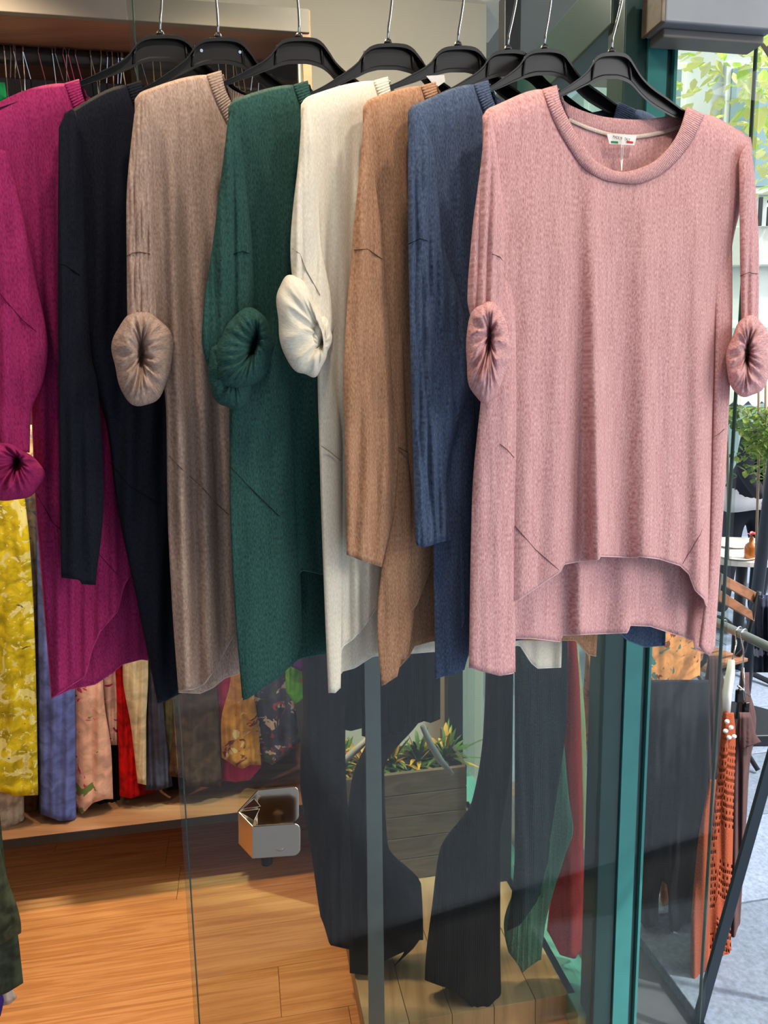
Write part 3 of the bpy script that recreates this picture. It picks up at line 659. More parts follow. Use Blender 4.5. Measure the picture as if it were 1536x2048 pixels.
    dict(y0=290, bot=660, L=[(290, 1478), (400, 1480), (520, 1481), (660, 1484)], R=[(290, 1500), (350, 1508), (520, 1517), (660, 1516)], lam=22, fa=.005, off=.03, h=.010, seam=[(1480, 552), (1497, 545), (1517, 548)],
     rolls=[((1498, 714, 45, 82, .034, .026), dict(seed=43, wr=.008, slit=(-.1, -.1, .5), nk=8, tilt=4))])],
  seams=[[(1030, 1052), (1070, 1098), (1118, 1140)], [(1418, 1022), (1400, 1070), (1365, 1128)]],
  tseams=[([(1000, 888), (1015, 900), (1028, 915)], .0355), ([(1426, 875), (1438, 868), (1449, 858)], .0275)]),
]
HL = ['black plastic hanger holding the magenta top', 'black plastic hanger with two rivet holes holding the navy top', 'black plastic hanger holding the taupe top', 'black plastic hanger holding the green top',
      'black plastic hanger holding the cream top', 'black plastic hanger holding the camel top', 'black plastic hanger holding the dusty blue top', 'black plastic hanger holding the pink top']
SX = [1.42, 1.35, 1.25, 1.35, 1.2, 1.1, 1.12, 1.0]; LEAN = [.004, -.012, -.014, .004, .006, .012, .004, .014]
for i, g in enumerate(TOPS):
    make_top(g)
    # left arm reaches the neck opening just under the shoulder line
    nx, ny = g['neck']; hx, hy = g['hook']
    slx = (hx-nx-6-56*SX[i])/46.0; sly = (ny+10-hy)/72.0
    slx = min(slx, (hx-56*SX[i]-g['shl'][0]-10)/191.0*1.0) if False else slx
    armmax = (hx-56*SX[i]-(g['shl'][0]+14))/191.0; 
    if i == 0: armmax = 2
    r = make_hanger(g['fr'], hx, hy, SX[i], HL[i], LEAN[i], min(slx, max(armmax, .7)), max(.9, min(1.25, sly)), 1.0)
    if i == 1:
        for x, y in ((403, 101), (480, 104)):
            MB().tube([g['fr'].pt(x, y, .003), g['fr'].pt(x, y, .0062)], .0022, 10).build('rivet', M_chrome, r)
# neck label, tape and tag string of the pink top
P = TOPS[-1]; fr = P['fr']; db = P['dback']
tb = MB(); band(tb, fr, [(x, y-3) for x, y in BACK_O[1:-1]], [(x, y+5) for x, y in BACK_O[1:-1]], lambda x, y: db(x, y)+.003, n=160, nw=4, puff=.0008)
tb.build('neck_tape', knit('tape', (215, 190, 170), (235, 220, 205), .1, rib=180), P['root'], smooth=True)
M_label = mat('label_cloth', (226, 224, 218), .7, 0, .03, 300, .1)
lb = MB(); lv = []
cor = [(1213, 268), (1273, 271), (1268, 291), (1218, 288)]
lb.prism([fr.pt(x, y, db(1243, 279)+.0120) for x, y in cor], fr.n*.0008)
lo = lb.build('neck_label', M_label, P['root'])
for (x0, x1, c, nm) in ((1222, 1236, (20, 120, 70), 'green'), (1253, 1266, (190, 40, 50), 'red')):
    MB().prism([fr.pt(x, y, db(1243, 279)+.0130) for x, y in ((x0, 282), (x1, 283), (x1, 287), (x0, 286))], fr.n*.0003).build(nm+'_bar', mat(nm+'_thread', c, .8), lo)
tcv = bpy.data.curves.new('lettering', 'FONT'); tcv.body = 'MADE IN ITALY'; tcv.size = .0060; tcv.align_x = 'CENTER'; tcv.extrude = .0001; tcv.space_character = 1.05
tcv.materials.append(mat('label_ink', (60, 62, 66), .8)); to = bpy.data.objects.new('lettering', tcv); COL.objects.link(to); to.parent = lo
tl = fr.pt(1243, 279.5, db(1243, 279)+.0150); to.location = tl-base_of(lo); to.rotation_euler = (math.radians(90), math.radians(-.5), math.radians(YAW)); to.scale = (.86, 1, 1)
MB().tube([fr.pt(1249, 268, db(1249, 270)+.0165), fr.pt(1247, 290, db(1247, 290)+.0175), fr.pt(1245, 318, .004), fr.pt(1243, 342, .012)], .0007, 6).build('tag_string', M_white, P['root'])
MB().tube([fr.pt(1246, 272, db(1249, 270)+.0165), fr.pt(1243, 295, db(1247, 290)+.0175), fr.pt(1242, 320, .004), fr.pt(1243, 342, .012)], .0007, 6).build('tag_string', M_white, P['root'])
# price tickets inside the collars of camel and taupe
fc = TOPS[4]['fr']
for (pts, f_, lab) in (([(852, 152), (888, 150), (890, 163), (872, 176)], TOPS[5]['fr'], 1),):
    MB().prism([f_.pt(x, y, -.012) for x, y in pts], f_.n*.0006).build('swing_ticket', M_label, TOPS[5]['root'])

# ------------------------------------------------------------------ shelving unit at the back
k0 = atZ(26, 1678, .27); sa, sb = k0.dot(BU), k0.dot(BW)          # front edge of bottom board in building coordinates
R0 = atY(600, 100, 2.2).dot(BU)+.02
UF = Frame(bp(0, sb, 0), YAWB)
ur = UF.pt(605, 120).dot(BU)
su = empty('shelf_unit', bp(-1.1, sb+.2, 0), 'wood and grey wall shelving unit with two hanging rails full of clothes', 'shelving')
al = -2.6; D = BACK-sb-.01
cx_ = (al+ur)/2; wd = ur-al
MB().box(bp(cx_, sb+D/2, .258), (wd, D, .022), BU).build('bottom_board', M_shelfwood, su)
MB().box(bp(cx_, sb-.004, .258), (wd, .006, .026), BU).build('board_edge', M_blackmetal, su)
MB().box(bp(cx_, BACK-.02, 1.45), (wd, .012, 2.3), BU).build('back_panel', M_greypanel, su)
ztop = UF.pt(100, 36).z
MB().box(bp(cx_, sb+D/2, ztop+.03), (wd, D, .05), BU).build('top_board', M_topwood, su)
MB().box(bp(cx_, sb-.008, ztop+.03), (wd+.04, .02, .06), BU).build('top_edge', mat('edge_grey', (112, 108, 104), .6), su, bevel=.002)
MB().box(bp(ur+.012, sb+D/2, (ztop+.06)/2), (.024, D+.02, ztop+.06), BU).build('side_panel', M_shelfwood, su, bevel=.001)
MB().box(bp(ur-.006, sb+.02, (ztop)/2+.15), (.012, .03, ztop-.3), BU).build('side_strip', M_greymetal, su)
MB().box(bp(al-.012, sb+D/2, 1.3), (.024, D, 2.6), BU).build('side_panel', M_palewood, su)
for a in (al+.3, -.9, ur-.2):
    MB().tube([bp(a, sb+.12, 0), bp(a, sb+.12, .247)], .02, 12).build('foot', M_blackmetal, su)
RF = Frame(bp(0, sb+.2, 0), YAWB); zr = RF.pt(120, 116).z
MB().tube([bp(al, sb+.2, zr), bp(ur, sb+.2, zr)], .022, 16).build('hanging_rail', mat('rail_dark', (52, 50, 54), .4, .5), su, smooth=True)
MB().tube([bp(al, sb+.2, 1.42), bp(ur, sb+.2, 1.42)], .016, 12).build('hanging_rail', mat('rail_dark2', (52, 50, 54), .4, .5), su, smooth=True)
for a in (atY(140, 98, 2.2).dot(BU),):
    MB().tube([bp(a, sb+.2, zr+.02), bp(a, sb+.2, ztop)], .008, 10).build('rail_bracket', M_black, su)
    MB().ball(bp(a, sb+.17, zr+.035), .007).build('bracket_screw', M_chrome, su, smooth=True)
# hangers on the top rail: mesh shared between the copies
RF = Frame(bp(0, sb+.2, 0), YAWB)
hk = MB(); Rr = .028
P_ = [Vector((0, 0, -.115)), Vector((0, 0, -.06)), Vector((0, -.02, -.03))]+[Vector((0, -Rr*math.cos(a_), Rr*math.sin(a_))) for a_ in [math.pi*k/8 for k in range(9)]]+[Vector((0, Rr*.8, -.015))]
P_ = [P_[0], P_[1]]+P_[3:]
hk.tube(P_, .0016, 6); hook0 = hk.build('hook', M_chrome); 
bm_ = MB()
vs = []; fs = []
for i in range(15):
    t = i/14*2-1; y_ = t*.19; z_ = -.115-.075*abs(t)**1.2; th = .008*(1-.3*abs(t)); hh = .02*(1-.3*abs(t))
    for (a_, b_) in ((-th, 0), (th, 0), (th, -hh), (-th, -hh)): vs.append(Vector((a_, y_, z_+b_)))
for i in range(14):
    for k in range(4): fs.append((i*4+k, (i+1)*4+k, (i+1)*4+(k+1) % 4, i*4+(k+1) % 4))
fs += [(0, 1, 2, 3), (59, 58, 57, 56)]
bm_.add(vs, fs)
bars = {'black': bm_.build('shoulder_bar', M_black, bevel=.002), 'white': bm_.build('shoulder_bar', M_white, bevel=.002), 'green': bm_.build('shoulder_bar', mat('green_plastic', (30, 170, 100), .4), bevel=.002)}
bars0 = dict(bars)
used = set()
hxs = [(10, 'black'), (19, 'black'), (28, 'black'), (34, 'white'), (48, 'white'), (60, 'black'), (87, 'white'), (108, 'black'), (121, 'black'), (129, 'black'), (137, 'black'), (148, 'black'), (162, 'black'), (178, 'black'), (190, 'black'), (198, 'black'), (209, 'white'),
       (224, 'white'), (231, 'black'), (239, 'black'), (249, 'black'), (274, 'black'), (291, 'black'), (305, 'white'), (318, 'black'), (440, 'black'), (452, 'white'), (466, 'black'), (478, 'white'), (490, 'black'), (500, 'white'), (512, 'black')]
WORDS = {'black': 'thin chrome-hooked black hanger on the dark rail of the wall unit', 'white': 'thin chrome-hooked white hanger on the dark rail of the wall unit', 'green': ''}
rg = random.Random(5)
ORD = 'leftmost second third fourth fifth sixth seventh eighth ninth tenth eleventh twelfth thirteenth fourteenth fifteenth sixteenth seventeenth eighteenth nineteenth twentieth twenty-first twenty-second twenty-third twenty-fourth'.split()
cnt = {'black': 0, 'white': 0}
for x, c in hxs:
    k_ = ORD[cnt[c]]; cnt[c] += 1
    lab_ = (k_+' '+c+' slim hanger with thin chrome hook on the dark wall unit rail') if k_ == 'leftmost' else (k_+' '+c+' slim hanger from the left on the dark wall unit rail')
    p = RF.pt(x, 118); e = empty('slim_hanger', (p.x, p.y, zr), lab_, 'hanger', c+' hangers on the wall unit rail')
    e.rotation_euler = (0, rg.uniform(-.06, .06), math.radians(YAWB)+rg.uniform(-.5, .5))
    for src in (hook0, bars0[c]):
        if src.name in used: o = src.copy(); COL.objects.link(o)
        else: o = src; used.add(src.name)
        o.parent = e
bpy.data.objects.remove(bars0['green'])
# clothes hung from the top rail (mostly hidden behind the front row)
def cloth_thing(fr, L, R, y0, bot, m, name, label, cat, group=None, off=0, h=.02, seed=0, fa=.008, lam=30, wr=.002, nu=56, nv=60, extra=None):
    pr_ = pl(L)(y0); root = empty(name, fr.pt((pl(L)(y0)+pl(R)(y0))/2, y0, off), label, cat, group)
    mb = MB(); tubecloth(mb, fr, L, R, y0, bot, off, h, make_folds(seed, fa, lam, y0, y0+500), nu, nv, wr, seed)
    o = mb.build('cloth', m, root, smooth=True, solid=.0015); return root
cols = [((40, 165, 95), 'green'), ((190, 180, 150), 'stone'), ((60, 60, 66), 'charcoal'), ((230, 215, 190), 'ivory'), ((160, 60, 90), 'raspberry'), ((90, 96, 80), 'moss'), ((214, 190, 150), 'sand'), ((70, 80, 110), 'slate blue'), ((36, 36, 42), 'black'), ((180, 150, 160), 'mauve'), ((110, 80, 60), 'brown'), ((210, 205, 200), 'pale grey')]
for i, (c, w_) in enumerate(cols):
    x0 = -40+i*49 if i else -60; x1 = x0+46 if i else 13; ty = 205 if i else 165
    cloth_thing(RF, [(ty, x0+12), (ty+30, x0), (900, x0-3)], [(ty, x1-4), (ty+30, x1), (900, x1+2)], ty, 880, linen(w_.replace(' ', '_')+'_linen', c), 'hung_shirt', w_+' shirt edge hanging under the wall unit top rail', 'shirt', 'shirts on the wall unit top rail', 0, .03, 50+i)

# lower tier of the wall unit
LOW = [
 # name,label, mat, L, R, y0, bot, off
 ('hung_dress', 'yellow leafy print dress hanging at the left end of the unit', linen('yellow_print', (200, 178, 30), .12, [((222, 210, 130), 16, .56), ((86, 84, 70), 13, .66), ((232, 222, 160), 40, .62)]), [(880, -60), (1100, -50), (1590, -45)], [(880, 40), (1100, 60), (1300, 70), (1592, 76)], 880, [(-45, 1585), (0, 1583), (30, 1592), (76, 1590)], .14, .03),
 ('hung_dress', 'cream and grey streaked dress seen as a sliver beside the yellow one', linen('cream_stripe', (205, 185, 145), .15, [((150, 150, 165), 22, .6)]), [(880, 30), (1300, 40), (1500, 50)], [(880, 70), (1100, 74), (1500, 78)], 880, 1540, .05, .02),
 ('hung_blouse', 'beige linen blouse hem below the yellow dress', linen('beige_linen', (178, 160, 142)), [(1300, -40), (1650, -40)], [(1300, 46), (1650, 48)], 1300, [(-40, 1660), (20, 1655), (48, 1640)], .10, .03),
 ('hung_blouse', 'crimson hem peeping out below the beige blouse', linen('crimson', (176, 22, 66)), [(1400, -40), (1690, -40)], [(1400, 36), (1690, 30)], 1400, [(-40, 1700), (5, 1686), (34, 1662)], .07, .02),
 ('hung_blouse', 'dark brown cloth corner between yellow dress and blue dress', linen('brown_corner', (112, 72, 42)), [(1400, 44), (1640, 46)], [(1400, 82), (1640, 76)], 1400, [(46, 1620), (60, 1636), (76, 1620)], .03, .02),
 ('hung_dress', 'periwinkle blue linen dress in the wall unit', linen('periwinkle', (96, 108, 172), .12), [(900, 70), (1200, 75), (1500, 78), (1645, 82)], [(900, 130), (1400, 150), (1645, 152)], 900, [(82, 1628), (120, 1642), (152, 1640)], .12, .03),
 ('hung_dress', 'dark indigo hem behind the periwinkle dress', linen('indigo', (44, 50, 86)), [(1300, 100), (1650, 102)], [(1300, 180), (1650, 182)], 1300, [(102, 1642), (140, 1646), (182, 1630)], .05, .02),
 ('hung_dress', 'pale pink linen dress printed with roses', linen('rose_print', (226, 176, 156), .08, [((196, 62, 92), 11, .62), ((110, 130, 74), 16, .66)]), [(900, 140), (1400, 148), (1620, 150)], [(900, 190), (1400, 208), (1500, 222), (1600, 226)], 900, [(150, 1616), (165, 1628), (185, 1606), (210, 1598), (226, 1598)], .10, .03),
 ('hung_dress', 'black hem between the rose dress and red dress', linen('black_linen', (24, 22, 22)), [(1300, 185), (1630, 188)], [(1300, 238), (1630, 240)], 1300, [(188, 1612), (215, 1617), (240, 1605)], .03, .02),
 ('hung_dress', 'off-white narrow dress with small red blossoms', linen('blossom_print', (222, 190, 176), .08, [((176, 42, 84), 22, .6)]), [(1100, 196), (1350, 200), (1500, 222), (1600, 228)], [(1100, 226), (1350, 236), (1500, 236), (1600, 238)], 1100, 1490, .06, .018),
 ('hung_dress', 'bright red crinkled dress', linen('red_crinkle', (186, 14, 16), .18), [(1200, 225), (1400, 234), (1600, 240)], [(1200, 250), (1400, 262), (1500, 276), (1600, 280)], 1200, [(240, 1592), (262, 1597), (280, 1590)], .09, .02),
 ('hung_dress', 'deep red hem behind the bright red dress', linen('deep_red', (150, 10, 14)), [(1400, 250), (1600, 252)], [(1400, 320), (1600, 318)], 1400, [(252, 1598), (290, 1590), (318, 1580)], .04, .02),
 ('hung_dress', 'cream linen dress between red and slate dresses', linen('cream_linen', (214, 192, 154), .08), [(1100, 244), (1350, 246), (1450, 262), (1570, 276)], [(1100, 292), (1350, 296), (1450, 292), (1570, 292)], 1100, [(276, 1566), (292, 1570)], .12, .02),
 ('hung_trousers', 'slate grey linen trousers under the navy top', linen('slate_linen', (62, 62, 78), .1), [(1100, 284), (1350, 296), (1580, 290)], [(1100, 318), (1400, 326), (1580, 346)], 1100, [(290, 1580), (320, 1580), (346, 1572)], .10, .022),
 ('hung_trousers', 'sage green linen trousers beside the slate ones', linen('sage_linen', (112, 110, 82), .1), [(1100, 318), (1450, 326), (1560, 340)], [(1100, 356), (1450, 358), (1560, 356)], 1100, 1540, .06, .02),
 ('hung_trousers', 'black trouser hem below the brown skirt', linen('black_linen_hem', (18, 18, 18)), [(1300, 330), (1590, 334)], [(1300, 372), (1590, 368)], 1300, [(334, 1582), (350, 1578), (368, 1578)], .02, .02),
 ('hung_skirt', 'brown crinkled linen skirt behind the glass edge', linen('brown_linen', (78, 58, 42), .16), [(1100, 356), (1350, 356), (1450, 348), (1556, 336)], [(1100, 430), (1350, 432), (1450, 440), (1572, 446)], 1100, [(336, 1552), (368, 1556), (370, 1572), (420, 1574), (446, 1560)], .11, .03),
 ('hung_blouse', 'hot pink blouse behind the mustard floral one', linen('hot_pink', (200, 20, 96), .1), [(1200, 424), (1400, 436), (1570, 444)], [(1200, 470), (1400, 480), (1500, 520), (1570, 522)], 1200, [(444, 1560), (470, 1564), (500, 1560), (522, 1535)], .07, .02),
 ('hung_blouse', 'mustard yellow blouse with dark flowers', linen('mustard_floral', (190, 132, 54), .1, [((110, 40, 40), 13, .6), ((214, 180, 130), 20, .62)]), [(1150, 456), (1350, 462), (1450, 442), (1530, 444)], [(1150, 500), (1350, 504), (1450, 516), (1530, 522)], 1150, [(444, 1515), (470, 1532), (485, 1538), (500, 1530), (522, 1530)], .12, .024),
 ('hung_blouse', 'dusty blue blouse with white and rose flowers', linen('blue_floral', (84, 90, 122), .08, [((224, 206, 200), 16, .57), ((76, 96, 60), 20, .6), ((170, 90, 110), 24, .62)]), [(1150, 500), (1350, 506), (1450, 512), (1530, 524)], [(1150, 560), (1350, 580), (1480, 596), (1530, 590)], 1150, [(524, 1520), (545, 1530), (575, 1508), (592, 1488)], .08, .024),
 ('hung_blouse', 'acid green and orange blouse edge under the green top', linen('acid_green', (110, 190, 40), .1, [((230, 90, 30), 13, .6)]), [(1200, 570), (1400, 572)], [(1200, 620), (1400, 612)], 1200, [(572, 1385), (590, 1408), (610, 1395)], .17, .02),
 ('hung_blouse', 'violet purple hem just below the green top', linen('violet', (96, 16, 110), .1), [(1150, 570), (1360, 576)], [(1150, 660), (1360, 654)], 1150, [(576, 1330), (610, 1346), (640, 1358), (654, 1345)], .22, .03),
]
LF = Frame(bp(0, sb+.2, 0), YAWB)
for i, (nm, lab, m, L, R, y0, bot, off, h) in enumerate(LOW):
    top_y = 850
    L = [(top_y, L[0][1])]+[p for p in L if p[0] > top_y+5]; R = [(top_y, R[0][1])]+[p for p in R if p[0] > top_y+5]
    ml = max(p[1] for p in bot) if not isinstance(bot, (int, float)) else bot
    cloth_thing(LF, L, R, top_y, bot, m, nm, lab, nm.split('_')[1], 'clothes on the lower rail of the wall unit', off, h, 70+i, .009, 26, .0035)
# clothes close by on the left edge
NF = Frame((0, 1.78, 0), YAWB)
M_olive = linen('olive_cord', (62, 66, 48), .2)
cloth_thing(NF, [(1300, -160), (2000, -160)], [(1300, -30), (1640, -10), (1740, 10), (1860, 42), (1880, 40)], 1300, [(-160, 1860), (0, 1890), (42, 1866)], M_olive, 'hung_skirt', 'washed olive green skirt cut off by the left edge, upper tier', 'skirt', None, .03, .03, 7)
cloth_thing(NF, [(1400, -160), (2000, -160)], [(1400, -20), (1760, 14), (1860, 34), (1965, 46)], 1400, [(-160, 2010), (10, 1988), (46, 1966)], linen('olive_dark', (44, 54, 44), .2), 'hung_skirt', 'dark green lower flounce of a skirt at the left edge', 'skirt', None, .0, .03, 8)
cloth_thing(NF, [(1500, -100), (2010, -80)], [(1500, -20), (1900, -5), (2010, 40)], 1500, [(-80, 2030), (20, 2008), (40, 1995)], linen('grey_lining', (160, 150, 145)), 'hung_skirt', 'pale grey lining corner at the bottom left', 'skirt', None, -.03, .02, 9)
cloth_thing(NF, [(1500, -100), (2040, -80)], [(1500, -30), (1900, -15), (2040, 18)], 1500, [(-80, 2050), (0, 2036), (16, 2000)], linen('purple_lining', (50, 30, 110)), 'hung_skirt', 'deep purple hem at the bottom left corner', 'skirt', None, -.01, .02, 10)
nr_ = empty('side_rail', (-1.5, 1.78, 1.35), 'black rail at the left carrying the olive skirts', 'rail')
MB().tube([bp(-2.8, 1.78*BW.y+.0, 1.33)+Vector((0, 0, 0)), NF.pt(-30, 1270)+Vector((0, 0, .0))], .012, 10).build('rail_tube', M_blackmetal, nr_, smooth=True)

# ------------------------------------------------------------------ display behind the door pane
M_dark1 = knit('black_knit', (7, 7, 8), (18, 18, 20), .2, sheen=.02); M_dark2 = knit('black_rib', (8, 8, 10), (20, 21, 24), .2, rib=60, sheen=.02)
M_plum = knit('dark_plum', (26, 17, 19), (44, 31, 31), .3, sheen=.03)
WF = Frame((.1, 1.69, 0), 7)
zi = WF.pt(760, 1200).z
wr_ = empty('display_rack', WF.pt(750, 2000), 'grey metal rack with a flat upright standing inside the door', 'rack')
MB().prism([WF.pt(x, y, .10) for x, y in ((727, 1180), (757, 1180), (769, 2100), (738, 2100))], WF.n*.012).build('upright', M_greymetal, wr_)
q0, q1 = WF.pt(600, 1230), WF.pt(1200, 1230)
MB().tube([Vector((q0.x, q0.y, zi)), Vector((q1.x, q1.y, zi))], .011, 12).build('crossbar', M_greymetal, wr_, smooth=True)
def disp(*a, **k): return cloth_thing(WF, *a, **k)
G1 = 'black knits on the display rack'
for i, (x0, x1, yb, r_) in enumerate(((640, 690, 1440, 1), (672, 732, 1462, 0), (724, 775, 1478, 1), (768, 812, 1470, 0), (806, 848, 1450, 1), (842, 880, 1446, 0))):
    disp([(1180, x0-4), (1400, x0), (1500, x0)], [(1180, x1), (1500, x1)], 1180, [(x0, yb-6), ((x0+x1)/2, yb), (x1, yb-8)], M_dark2 if r_ else M_dark1, 'black_knit', ['short black knit with curled hem, leftmost of the black bunch', 'black knit second in the bunch behind the grey upright', 'black ribbed knit just right of the grey upright', 'longer black knit in the middle of the bunch', 'black ribbed knit right of centre in the bunch', 'black knit at the right end of the bunch'][i], 'knitwear', G1, .03+.01*(i % 3), .022, 100+i, .006, 22)
disp([(1200, 600), (1400, 606), (1550, 600), (1700, 622), (1850, 640)], [(1200, 690), (1500, 690), (1700, 700), (1890, 705)], 1200, [(612, 1690), (640, 1830), (660, 1890), (704, 1900)], M_plum, 'long_cardigan', 'long dark plum cable cardigan behind the chrome door handle', 'cardigan', None, .05, .04, 120, .010, 36, .004)
disp([(1200, 765), (1420, 758), (1560, 704), (1700, 690), (1930, 700)], [(1200, 850), (1420, 846), (1540, 768), (1690, 775), (1770, 842), (1880, 846), (1930, 800)], 1200, [(700, 1946), (735, 1950), (790, 1940), (815, 1900), (836, 1880)], knit('sheer_black', (18, 16, 14), (30, 28, 25), .3, sheen=.02), 'long_cardigan', 'long sheer black cardigan hanging behind the grey upright', 'cardigan', None, -.10, .035, 121, .010, 50, .003)
disp([(1200, 975), (1450, 968), (1600, 945), (1700, 880), (1800, 866), (1960, 850), (2000, 880)], [(1200, 1026), (1500, 1024), (1690, 1000), (1900, 1000), (2020, 1003)], 1200, [(850, 1960), (900, 1978), (940, 2012), (975, 2024), (1003, 2012)], M_dark2, 'mesh_blouse', 'black mesh knit top hanging low, hem near the pale platform', 'top', None, .02, .04, 122, .010, 40, .004)
M_slate = knit('slate_rib', (34, 50, 58), (54, 72, 82), .2, rib=70, sheen=.05)
disp([(1200, 1028), (1400, 1030), (1700, 1030), (1900, 1010)], [(1200, 1135), (1400, 1134), (1700, 1098), (1900, 1080)], 1200, [(1010, 1862), (1040, 1850), (1075, 1800), (1096, 1720)], M_slate, 'long_cardigan', 'long slate grey ribbed cardigan below the pink top', 'cardigan', None, .05, .035, 123, .012, 50, .002)
disp([(1200, 1085), (1600, 1070), (1750, 1040), (1850, 1008), (1950, 1030)], [(1200, 1120), (1450, 1126), (1600, 1138), (1660, 1146), (1710, 1130), (1850, 1090), (1950, 1078)], 1200, [(1008, 1905), (1045, 1945), (1078, 1920)], knit('sage_rib', (84, 126, 112), (120, 164, 146), .2, rib=50), 'knit_cardigan', 'sage green ribbed cardigan with trimmed sleeve hem', 'cardigan', None, .02, .03, 124, .012, 34, .003)
disp([(1200, 1136), (1400, 1130), (1700, 1110), (1900, 1090)], [(1200, 1146), (1400, 1160), (1700, 1166), (1880, 1172), (1910, 1165)], 1200, [(1088, 1860), (1120, 1910), (1150, 1918), (1172, 1890)], knit('coral_knit', (176, 36, 40), (214, 66, 66), .3), 'knit_cardigan', 'coral red loose knit cardigan beside the slate one', 'cardigan', None, -.02, .03, 125, .010, 40, .003)
disp([(1250, 1140), (1500, 1160)], [(1250, 1152), (1500, 1172), (1600, 1172), (1700, 1168)], 1250, 1700, knit('pistachio', (150, 170, 120), (180, 196, 150), .3), 'knit_cardigan', 'thin pistachio edge of a knit behind the coral one', 'cardigan', None, -.08, .015, 126)
# platform, crate and plants
M_plat = wood('platform_oak', (158, 130, 96), (172, 144, 110), (132, 106, 76), 20, 1.5, .5)
pf0 = empty('platform', bp(.1, 2.2, 0), 'pale oak platform on the floor inside the window', 'platform')
a0 = atZ(700, 1905, .07); a_l = a0.dot(BU)
for i in range(5):
    ll = a_l+i*(.77-a_l)/5
    MB().box(bp(ll+(.77-a_l)/10, 2.03, .035), ((.77-a_l)/5-.0015, .92, .07), BU).build('plank', M_plat, pf0, bevel=.001)
CF = Frame(bp(.1, 2.1, 0), YAWB)
cr = empty('wooden_crate', CF.pt(800, 1750), 'weathered wooden crate holding plants behind the dark knits', 'crate')
q0, q1 = CF.pt(664, 1560), CF.pt(930, 1725)
zt, zb = q0.z, .07
uL, uR = (q0-CF.P0).dot(CF.u), (q1-CF.P0).dot(CF.u)
nb = 5
for k in range(nb):
    zz = zb+(zt-zb)*(k+.5)/nb; hh = (zt-zb)/nb-.003
    MB().box(CF.loc((uL+uR)/2, zz, 0), (uR-uL, .014, hh), BU).build('board', M_crate, cr, bevel=.001)
    for s_ in (uL, uR):
        MB().box(CF.loc(s_, zz, -.14), (.014, .27, hh), BU).build('board', M_crate, cr, bevel=.001)
MB().box(CF.loc((uL+uR)/2, zt-.06, -.14), (uR-uL-.02, .25, .02), BU).build('soil_tray', mat('soil', (36, 28, 22), .95, 0, .2, 60, .6), cr)
def leafmesh(mb, p, d, ln, wd_, curl=.3, m=0):
    d = Vector(d).normalized(); s_ = d.cross(Vector((0, 0, 1)));
    if s_.length < .1: s_ = Vector((1, 0, 0))
    s_.normalize(); n = s_.cross(d); vs = []
    for t, w_ in ((0, .15), (.35, 1), (.7, .8), (1, .05)):
        c = p+d*(ln*t)+Vector((0, 0, -curl*ln*t*t)); vs += [c-s_*(wd_*w_/2), c+n*(-.12*wd_*w_), c+s_*(wd_*w_/2)]
    fs = [(a*3+b, a*3+b+1, a*3+b+4, a*3+b+3) for a in range(3) for b in range(2)]
    mb.add(vs, fs, None, m)
rg = random.Random(9)
leafm = [mat('leaf_green', (70, 104, 44), .5, 0, .3, 8), mat('leaf_yellow', (190, 150, 50), .5, 0, .2, 8), mat('flower_orange', (220, 90, 30), .5, 0, .2, 8)]
for i in range(5):
    u_ = uL+.03+(uR-uL-.06)*i/4; e = empty('potted_plant', CF.loc(u_, zt-.05, -.12), ['leafy green plant at the left end of the crate', 'green plant with orange blossoms second in the crate', 'yellow green grassy plant in the middle of the crate', 'bushy green plant with yellow tips right of centre', 'green plant spilling over the right corner of the crate'][i], 'plant', 'plants in the crate')
    mb = MB()
    for k in range(70):
        a_ = rg.uniform(0, 6.28); el = rg.uniform(.1, 1.3); dd = Vector((math.cos(a_)*math.cos(el), math.sin(a_)*math.cos(el), math.sin(el)))
        leafmesh(mb, CF.loc(u_, zt-.04, -.12)+dd*rg.uniform(0, .05), dd, rg.uniform(.05, .12), rg.uniform(.008, .018), rg.uniform(.1, .6), (1 if rg.random() < .25 else 0) if i != 1 else rg.choice((0, 0, 2, 1)))
    mb.build('foliage', leafm, e, smooth=True)
# white curved wooden hanger ends seen under the black knits
WH = mat('pale_blue_white', (190, 200, 204), .4)
for pts, lab in (([(735, 1478), (712, 1500), (690, 1520), (668, 1535)], 'whitish bar slanting down left of the grey upright'), ([(845, 1452), (862, 1490), (880, 1520), (905, 1548)], 'whitish curved bar slanting down right of the black knits')):
    o = MB().tube([WF.pt(x, y, -.12) for x, y in pts], [.007, .009, .009, .005], 10).build('hanger_arm', WH, None, smooth=True); tag(o, lab, 'hanger')

# ------------------------------------------------------------------ outdoors
M_slab = mat('granite', (116, 130, 150), .75, 0, .22, 90, .3); M_slab2 = mat('granite_dark', (98, 110, 128), .75, 0, .25, 80, .3)
pv = empty('pavement', (2, 4, 0), kind='structure')
MB().box((6, 8.2, -.06), (26, 30, .04)).build('bedding', mat('joint', (70, 74, 80), .95), pv)
rg = random.Random(12); sm = {}
sw, sd = .60, .42
for key, m in (('a', M_slab), ('b', M_slab2)):
    o = MB().box((0, 0, 0), (sw-.006, sd-.006, .036)).build('slab', m, None, bevel=.003); sm[key] = o
first = {'a': True, 'b': True}
for j in range(22):
    for i in range(12):
        a = .78+i*sw+(sw/2 if j % 2 else 0); b = .2+j*sd; k = 'b' if rg.random() < .3 else 'a'
        p = bp(a+.3, b+.2, -.022+rg.uniform(-.001, .001))
        if p.x/max(p.y, .1) > .75 or p.y < 1.0: continue
        o = sm[k] if first[k] else sm[k].copy()
        if not first[k]: COL.objects.link(o)
        first[k] = False; o.parent = pv; o.location = p-Vector((2, 4, 0)); o.rotation_euler.z = math.radians(YAWB)
MB().box((6, 13.5, -.022), (26, 8.6, .036)).build('far_paving', M_slab, pv)
MB().box((0, -4.2, -.022), (24, 10.4, .036)).build('near_paving', M_slab, pv)

